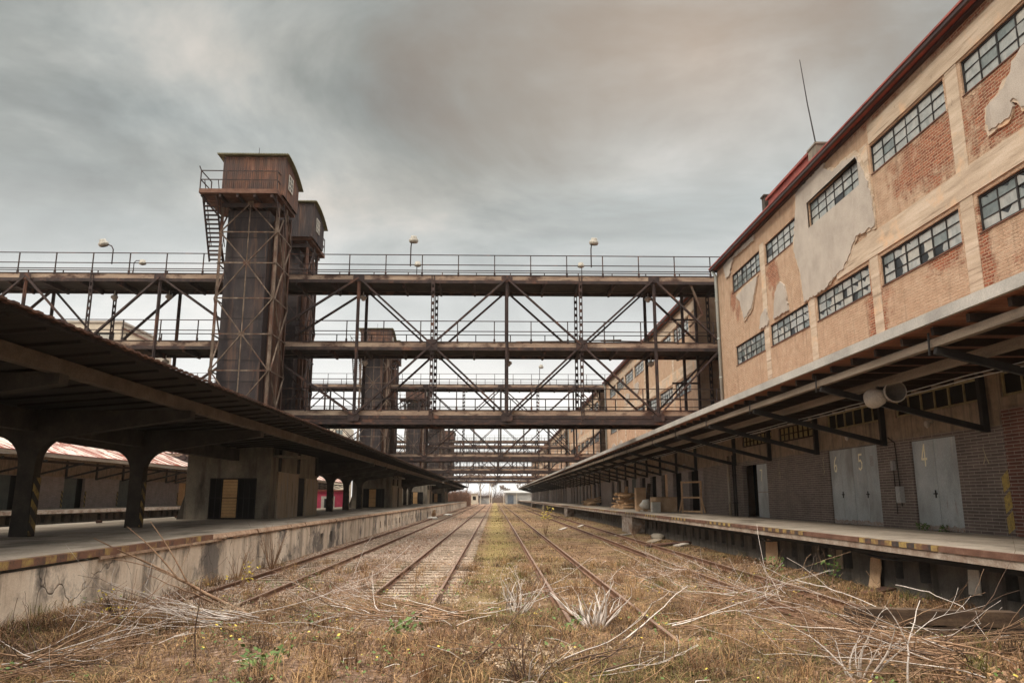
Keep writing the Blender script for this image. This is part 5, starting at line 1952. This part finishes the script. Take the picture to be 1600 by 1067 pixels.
def patchy(x, y, s):
    return .5 + .25 * np.sin(x * s + 1.3 * np.sin(y * s * .7)) + .25 * np.sin(y * s * 1.3 + 2.1 * np.sin(x * s * .6 + 1))


def scatter(n, y0, y1, power=1.0, xr=(-7.9, 9.5)):
    u = rng.random(n)
    y = y0 + (y1 - y0) * u ** power
    x = rng.uniform(xr[0], xr[1], n)
    return x, y


def blades(x, y, h, lean, w, V):
    """two-piece bent blades: stiff foot, arching tip"""
    n = len(x)
    z = gz(x, y) - .01
    a = rng.uniform(0, 2 * np.pi, n)
    dx, dy = np.cos(a), np.sin(a)
    # blade width faces across its lean
    px, py = -dy * w, dx * w
    mx, my, mz = x + dx * lean * h * .35, y + dy * lean * h * .35, z + h * .62
    tx, ty, tz = x + dx * lean * h, y + dy * lean * h, z + h * rng.uniform(.55, .95, n)
    S = lambda X, Y, Z: np.stack([X, Y, Z], 1)
    p0, p1 = S(x - px, y - py, z), S(x + px, y + py, z)
    m0, m1 = S(mx - px * .8, my - py * .8, mz), S(mx + px * .8, my + py * .8, mz)
    t0, t1 = S(tx - px * .25, ty - py * .25, tz), S(tx + px * .25, ty + py * .25, tz)
    V.append(np.stack([p0, p1, m1, m0], 1))
    V.append(np.stack([m0, m1, t1, t0], 1))


def grass():
    V, M = [], []
    for (n, y0, y1, pw, h0, h1, w) in ((190000, 7.3, 17, 1.15, .03, .21, .0042), (110000, 16, 32, 1.3, .03, .13, .0055), (60000, 30, 80, 1.5, .03, .10, .012), (14000, 80, 220, 1.3, .04, .12, .04)):
        x, y = scatter(n, y0, y1, pw)
        cl = patchy(x, y, .9) * .6 + .4 * patchy(x * 1.7 + 5, y * 1.7, 2.3)
        rail = (np.abs(np.abs(x + 6.18) - .75) < .17) | (np.abs(np.abs(x + 2.07) - .75) < .17) | (np.abs(np.abs(x - 2.14) - .75) < .17) | (np.abs(np.abs(x - 6.86) - .75) < .1)
        keep = rng.random(n) < (.12 + 1.1 * cl) * np.where(rail, np.where(y < mound_edge(x) - 1.7, 1, .06), 1) * np.where((x < -.9) & (y > 17.5), .28, np.where(y > mound_edge(x), .62, 1))
        x, y, cl = x[keep], y[keep], cl[keep]
        n = len(x)
        h = rng.uniform(h0, h1, n) * (.35 + 1.5 * cl ** 1.5)
        blades(x, y, h, rng.uniform(.3, 2.2, n), w * rng.uniform(.6, 1.3, n), V)
        r = rng.random(n)
        g = patchy(x + 3, y, .6) + .35 * np.exp(-((x - .2) / .8) ** 2) * (y > 16) + .22 * (x > -.9) * (x < 7) * (y > 17) * patchy(x, y * .6, 1.1)
        q = np.where(r < .06 + .7 * np.clip(g - .58, 0, 1), 2, np.where(r < .40 + .5 * (patchy(x - 2, y + 4, .8) - .5), 0, np.where(r < .72, 1, 3)))
        M += [q, q]
    # tall tufts of dead grass and arching straws
    tx, ty = scatter(420, 8, 30, 1.2)
    k = rng.integers(18, 60, 420)
    x = np.repeat(tx, k) + rng.normal(0, .09, k.sum())
    y = np.repeat(ty, k) + rng.normal(0, .09, k.sum())
    blades(x, y, rng.uniform(.12, .42, len(x)), rng.uniform(.2, 1.6, len(x)), np.full(len(x), .0042), V)
    q = np.repeat(rng.choice(4, 420, p=[.42, .32, .1, .16]), k)
    M += [q, q]
    fast_mesh('dry_grass', np.concatenate(V), 4, [MT['grass_a'], MT['grass_b'], MT['grass_c'], MT['grass_d']], np.concatenate(M), 'matted dry grass over the yard floor')


def ground_plants():
    """small evergreen leaves of ivy and bramble creeping through the dead grass"""
    V = []
    cx, cy = scatter(150, 8, 24, 1.2)
    for i in range(150):
        n = int(rng.integers(10, 45))
        x, y = cx[i] + rng.normal(0, .22, n), cy[i] + rng.normal(0, .22, n)
        z = gz(x, y) + rng.uniform(.03, .22, n)
        a = rng.uniform(0, 6.28, n)
        s_ = rng.uniform(.012, .034, n)
        c = np.stack([x, y, z], 1)
        u = np.stack([np.cos(a) * s_, np.sin(a) * s_, rng.uniform(-.5, .5, n) * s_], 1)
        v = np.stack([-np.sin(a) * s_ * .7, np.cos(a) * s_ * .7, rng.uniform(-.5, .5, n) * s_], 1)
        V.append(np.stack([c - u, c + v, c + u, c - v], 1))
    V = np.concatenate(V)
    fast_mesh('ground_plants', V, 4, [MT['leaf_g'], MT['leaf_y']], rng.choice(2, len(V), p=[.86, .14]), 'small green leaves creeping through the dead grass')


def leaves():
    V = []
    for (n, y0, y1, pw, s, xr) in ((2600, 7.5, 20, 1.1, .026, (-8, 9.6)), (9000, 8, 30, 1.2, .032, (4.0, 9.6)), (2500, 20, 60, 1.4, .04, (-7.9, 9.5)), (1200, 8, 26, 1, .028, (-7.9, -4)), (1200, 8.5, 12, 1, .045, (5.8, 9.3))):
        x, y = scatter(n, y0, y1, pw, xr)
        z = gz(x, y) + rng.uniform(.01, .07, n)
        a = rng.uniform(0, 6.28, n)
        t1, t2 = rng.uniform(-.7, .7, n), rng.uniform(-.7, .7, n)
        s = s * rng.uniform(.5, 1.25, n)
        ux, uy, uz = np.cos(a) * s, np.sin(a) * s, t1 * s
        vx, vy, vz = -np.sin(a) * s * .6, np.cos(a) * s * .6, t2 * s * .6
        c = np.stack([x, y, z], 1)
        u = np.stack([ux, uy, uz], 1)
        v = np.stack([vx, vy, vz], 1)
        V.append(np.stack([c - u, c + v, c + u * 1.1, c - v], 1))
    V = np.concatenate(V)
    fast_mesh('fallen_leaves', V, 4, [MT['leaf_b'], MT['grass_a'], MT['leaf_o'], MT['stem_d']], rng.choice(4, len(V), p=[.7, .14, .04, .12]), 'brown fallen leaves scattered over the yard')


def ballast():
    V, M = [], []
    for (n, y0, y1, pw, s, xr) in ((16000, 13, 34, 1.3, .035, (-7.8, -.9)), (9000, 30, 90, 1.4, .06, (-7.8, -.9)), (3500, 9, 30, 1.1, .03, (-.9, 9.3))):
        x, y = scatter(n, y0, y1, pw, xr)
        z = gz(x, y) + .0
        s = s * rng.uniform(.4, 1.2, n)
        k = 6
        ang = np.linspace(0, 2 * np.pi, 4, endpoint=False)[None, :] + rng.uniform(0, 6.28, n)[:, None]
        bx = x[:, None] + np.cos(ang) * s[:, None] * rng.uniform(.7, 1.2, (n, 4))
        by = y[:, None] + np.sin(ang) * s[:, None] * rng.uniform(.7, 1.2, (n, 4))
        bz = np.repeat((z - .015)[:, None], 4, 1)
        base = np.stack([bx, by, bz], 2)
        top = np.stack([x[:, None] + (bx - x[:, None]) * .6, y[:, None] + (by - y[:, None]) * .6, np.repeat((z + s * .75)[:, None], 4, 1) + rng.uniform(-.01, .01, (n, 4))], 2)
        V.append(top)
        for i in range(4):
            j = (i + 1) % 4
            V.append(np.stack([base[:, i], base[:, j], top[:, j], top[:, i]], 1))
    V = np.concatenate(V)
    fast_mesh('ballast_stones', V, 4, [MT['stone']], np.zeros(len(V)), 'loose pale ballast stones between the left tracks')


def twigs():
    rs = random.Random(99)
    m = MB()
    for i in range(1100):
        y = 8 + 22 * rs.random() ** 1.4
        x = rs.uniform(-7.6, 9.2)
        a = rs.uniform(0, 3.14)
        L = rs.uniform(.15, .7)
        z = ground_at(x, y) + rs.uniform(.015, .08)
        m.mi = rs.choice((0, 0, 1, 2))
        d = Vector((math.cos(a), math.sin(a) , rs.uniform(-.05, .25))) * L
        k = Vector((rs.uniform(-.06, .06), rs.uniform(-.06, .06), rs.uniform(0, .05)))
        p = Vector((x, y, z))
        r = rs.uniform(.003, .007)
        m.tube([p, p + d * .5 + k, p + d], [r, r, r * .5], 3, False)
    o = m.build('twig_litter', [MT['stem_b'], MT['stem_d'], MT['stem_w']])
    tag(o, 'thin dead twigs strewn over the yard floor', None, None, 'stuff')


grass()
ground_plants()
leaves()
ballast()
twigs()

# ------------------------------------------------------------------ far end of the yard
def bare_tree(x, y, h, seed, label):
    rs = random.Random(seed)
    t = thing('bare_tree', label, 'tree', (x, y, -.17), 'bare trees at the far end of the yard')
    m = MB()
    tips = []

    def grow(p, d, L, r, lv):
        n = 3
        pts, rad = [p], [r]
        for i in range(n):
            d = (d + Vector((rs.uniform(-.25, .25), rs.uniform(-.25, .25), rs.uniform(-.05, .2)))).normalized()
            p = p + d * (L / n)
            pts.append(p)
            rad.append(r * (1 - .35 * (i + 1) / n))
        m.tube(pts, rad, 5 if lv < 2 else 3, False)
        if lv >= 4:
            tips.append((p, d))
            return
        for k in range(3 if lv else 4):
            dd = (d + Vector((rs.uniform(-1, 1), rs.uniform(-1, 1), rs.uniform(-.1, .7))) * .85).normalized()
            grow(pts[rs.choice((2, 3, 3))], dd, L * rs.uniform(.58, .78), rad[-1] * .7, lv + 1)
    grow(Vector((x, y, -.2)), Vector((0, 0, 1)), h * .3, h * .022, 0)
    m.build('trunk', MT['bark'], t)
    c = MB()
    for p, d in tips:
        for k in range(8):
            q = p + (d + Vector((rs.uniform(-1, 1), rs.uniform(-1, 1), rs.uniform(-.6, .8)))).normalized() * h * rs.uniform(.04, .1)
            w = Vector((.06, 0, 0)) if rs.random() < .7 else Vector((0, 0, .06))
            c.tri(p - w, p + w, q)
    c.build('crown', MT['twig'], t)


TL = ['bare tree at the far left of the yard end', 'bare tree behind the distant white hut', 'bare wide tree right behind the distant mast poles', 'bare grey tree left of the far grey shed',
      'bare tree behind the far grey shed', 'tall bare tree rising behind the red brown hedge', 'thin bare tree in the middle of the far horizon', 'low bare tree at the end of the right platform']
for i, (x, y, h) in enumerate(((-22, 330, 15), (-13, 345, 17), (-6, 345, 17), (-1, 352, 14), (11, 350, 15), (-17, 300, 13), (4, 365, 10), (18, 330, 13))):
    bare_tree(x, y, h, 100 + i, TL[i])


def hedge(x0, x1, y0, y1, h, n, seed, label, mat='hedge'):
    rs = random.Random(seed)
    m = MB()
    for i in range(n):
        x, y = rs.uniform(x0, x1), rs.uniform(y0, y1)
        hh = h * rs.uniform(.5, 1.05)
        p = Vector((x, y, -.2))
        q = p + Vector((rs.uniform(-.5, .5), rs.uniform(-.5, .5), hh))
        w = Vector((.06, 0, 0))
        m.tri(p - w, p + w, q)
        for k in range(6):
            s = p.lerp(q, rs.uniform(.3, 1))
            e = s + Vector((rs.uniform(-.6, .6), rs.uniform(-.6, .6), rs.uniform(0, .7)))
            m.tri(s - w * .4, s + w * .4, e)
    tag(m.build('hedge', MT[mat], None, loc=(x0, y0, -.17)), label, 'hedge')


hedge(-14.5, -7.6, 224, 250, 4.6, 1500, 7, 'tall red brown bare hedge beyond the end of the island platform')
hedge(-30, 40, 380, 392, 6.0, 3000, 9, 'long grey brown thicket closing off the far end of the yard', 'twig')
hedge(9, 20, 322, 330, 3.6, 700, 10, 'reddish bare hedge at the end of the right platform')
t = thing('hut', 'small white hut standing at the far end of the yard', 'hut', (-7.6, 300, -.17))
MB().box(-9, -6.4, 300, 303, -.2, 3.6).build('wall', MT['palewall'], t)
MB().box(-9.2, -6.2, 299.7, 303.3, 3.61, 3.9).build('roof', MT['plaster'], t)
MB().box(-8.4, -7.2, 299.9, 299.99, 1.4, 2.8).build('window', MT['dark'], t)
t = thing('shed', 'low dark shed beside the distant white hut', 'shed', (-4, 304, -.17))
MB().box(-6.1, -1.9, 304, 308, -.2, 2.4).build('wall', MT['greyshed'], t)
MB().box(-6.3, -1.7, 303.7, 308.3, 2.41, 2.9).build('roof', MT['shaft'], t)
t = thing('shed', 'grey sheet metal shed with blue doors at the far end of the yard', 'shed', (8, 300, -.17))
MB().box(4.2, 15.5, 300, 310, -.2, 4.0).build('wall', MT['greyshed'], t)
MB().prism([(299.3, 4.02), (310.5, 4.9), (310.5, 5.1), (299.3, 4.2)], 0, 3.4, 16).build('roof', MT['greyshed'], t)
MB().box(4.9, 7.2, 299.9, 299.99, -.1, 3.2).build('door', MT['bluedoor'], t)
for x in (3.5, 8.4):
    MB().box(x - .12, x + .12, 299.4, 299.6, -.2, 4.0).build('post', MT['palewall'], t)
for i, (x, y, h, lb) in enumerate(((-1.9, 285, 13.5, 'thin pale mast pole left of a close pair at the yard end'), (-1.1, 287, 13.5, 'thin pale mast pole right of a close pair at the yard end'), (-5.2, 290, 11, 'thin pole standing near the distant white hut'))):
    m = MB()
    m.tube([(x, y, -.2), (x, y, h)], [.13, .07], 6)
    m.box(x - .5, x + .5, y - .05, y + .05, h - .8, h - .7)
    tag(m.build('mast_pole', MT['palewall'], None, loc=(x, y, -.17)), lb, 'pole')

m, t, b = new_mat('hazy_air')
t.nodes.remove(b)
pv = N(t, 'VolumePrincipled', {'Color': (.9, .86, .80), 'Density': .00016, 'Anisotropy': .2})
t.links.new(pv.outputs[0], t.nodes['Material Output'].inputs['Volume'])
hz = MB().box(-130, 110, -60, 420, -1.5, 34).build('haze', m)
tag(hz, 'thin pale haze along the yard', None, None, 'stuff')

# ------------------------------------------------------------------ sky, sun, camera
SUN_EL, SUN_AZ = R(40), R(-128)      # behind the camera to the left (azimuth from +Y, clockwise)
w = bpy.data.worlds.new('World')
scene.world = w
w.use_nodes = True
t = w.node_tree
bg = t.nodes['Background']
sky = N(t, 'TexSky', sky_type='NISHITA', sun_disc=False, sun_elevation=SUN_EL, sun_rotation=SUN_AZ)
tc = N(t, 'TexCoord').outputs['Generated']
sp = N(t, 'SeparateXYZ', {0: tc})
zc = math_(t, 'MAXIMUM', sp.outputs['Z'], 0.0)
den = math_(t, 'ADD', zc, .28)
pl = N(t, 'CombineXYZ', {0: math_(t, 'DIVIDE', sp.outputs['X'], den), 1: math_(t, 'DIVIDE', sp.outputs['Y'], den), 2: 0.0}).outputs[0]
c1 = N(t, 'TexNoise', {'Vector': N(t, 'Mapping', {'Vector': pl, 'Scale': (1.0, 1.25, 1), 'Location': (3.1, 1.2, 0)}).outputs[0], 'Scale': 1.35, 'Detail': 8.0, 'Roughness': .58, 'Distortion': .5}).outputs[0]
c2 = N(t, 'TexNoise', {'Vector': N(t, 'Mapping', {'Vector': pl, 'Scale': (.7, 1.2, 1), 'Location': (7.7, 4.2, 0)}).outputs[0], 'Scale': .9, 'Detail': 4.0, 'Roughness': .5}).outputs[0]
cl = ramp(t, c1, [(.33, (.155, .165, .158)), (.45, (.24, .262, .252)), (.55, (.345, .365, .352)), (.68, (.53, .515, .48))])
# warm brown cast in some of the cloud masses
cl = mix(t, ramp(t, c2, [(.45, 0.0), (.62, .8)]), cl, mix(t, .7, cl, (1.0, .84, .71), 'MULTIPLY'))
bd = N(t, 'VectorMath', {0: pl, 1: (.30, 1.02, 0)}, operation='DISTANCE').outputs['Value']
bd = math_(t, 'ADD', bd, math_(t, 'MULTIPLY', math_(t, 'SUBTRACT', c1, .5), 1.1))
cl = mix(t, ramp(t, bd, [(.05, .85), (.45, 0.0)]), cl, mix(t, 1.0, mix(t, .5, cl, (.40, .385, .36)), (1.02, .80, .65), 'MULTIPLY'))
# pale horizon, overcast brightened above the frame to light the walls
cl = mix(t, ramp(t, zc, [(0.0, 1.0), (.10, .82), (.22, .38), (.36, .08), (.48, 0.0)]), cl, (.92, .905, .875))
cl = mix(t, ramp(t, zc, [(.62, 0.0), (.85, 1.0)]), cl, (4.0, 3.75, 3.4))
cs = N(t, 'VectorMath', {0: sky.outputs[0], 'Scale': .10}, operation='SCALE').outputs[0]
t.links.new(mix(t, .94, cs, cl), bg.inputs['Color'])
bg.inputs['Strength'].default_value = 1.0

sd = bpy.data.lights.new('sun', 'SUN')
sd.energy = 1.5
sd.angle = R(14)
sd.color = (1.0, .88, .72)
so = bpy.data.objects.new('sun', sd)
COL.objects.link(so)
dirv = Vector((math.sin(SUN_AZ) * math.cos(SUN_EL), math.cos(SUN_AZ) * math.cos(SUN_EL), math.sin(SUN_EL)))
so.rotation_euler = dirv.to_track_quat('Z', 'Y').to_euler()

cd = bpy.data.cameras.new('camera')
cd.sensor_width = 36
cd.lens = 27.0
cd.clip_start = .1
cd.clip_end = 6000
co = bpy.data.objects.new('camera', cd)
COL.objects.link(co)
co.location = (0, 0, 2.2)
co.rotation_euler = (R(90 + 11.4935), 0, R(-1.2631))
scene.camera = co

vs = scene.view_settings
vs.view_transform = 'Standard'
vs.look = 'None'
vs.exposure = .52
vs.gamma = 1
vs.use_curve_mapping = False
scene.cycles.use_denoising = True
scene.cycles.max_bounces = 6
scene.cycles.diffuse_bounces = 3
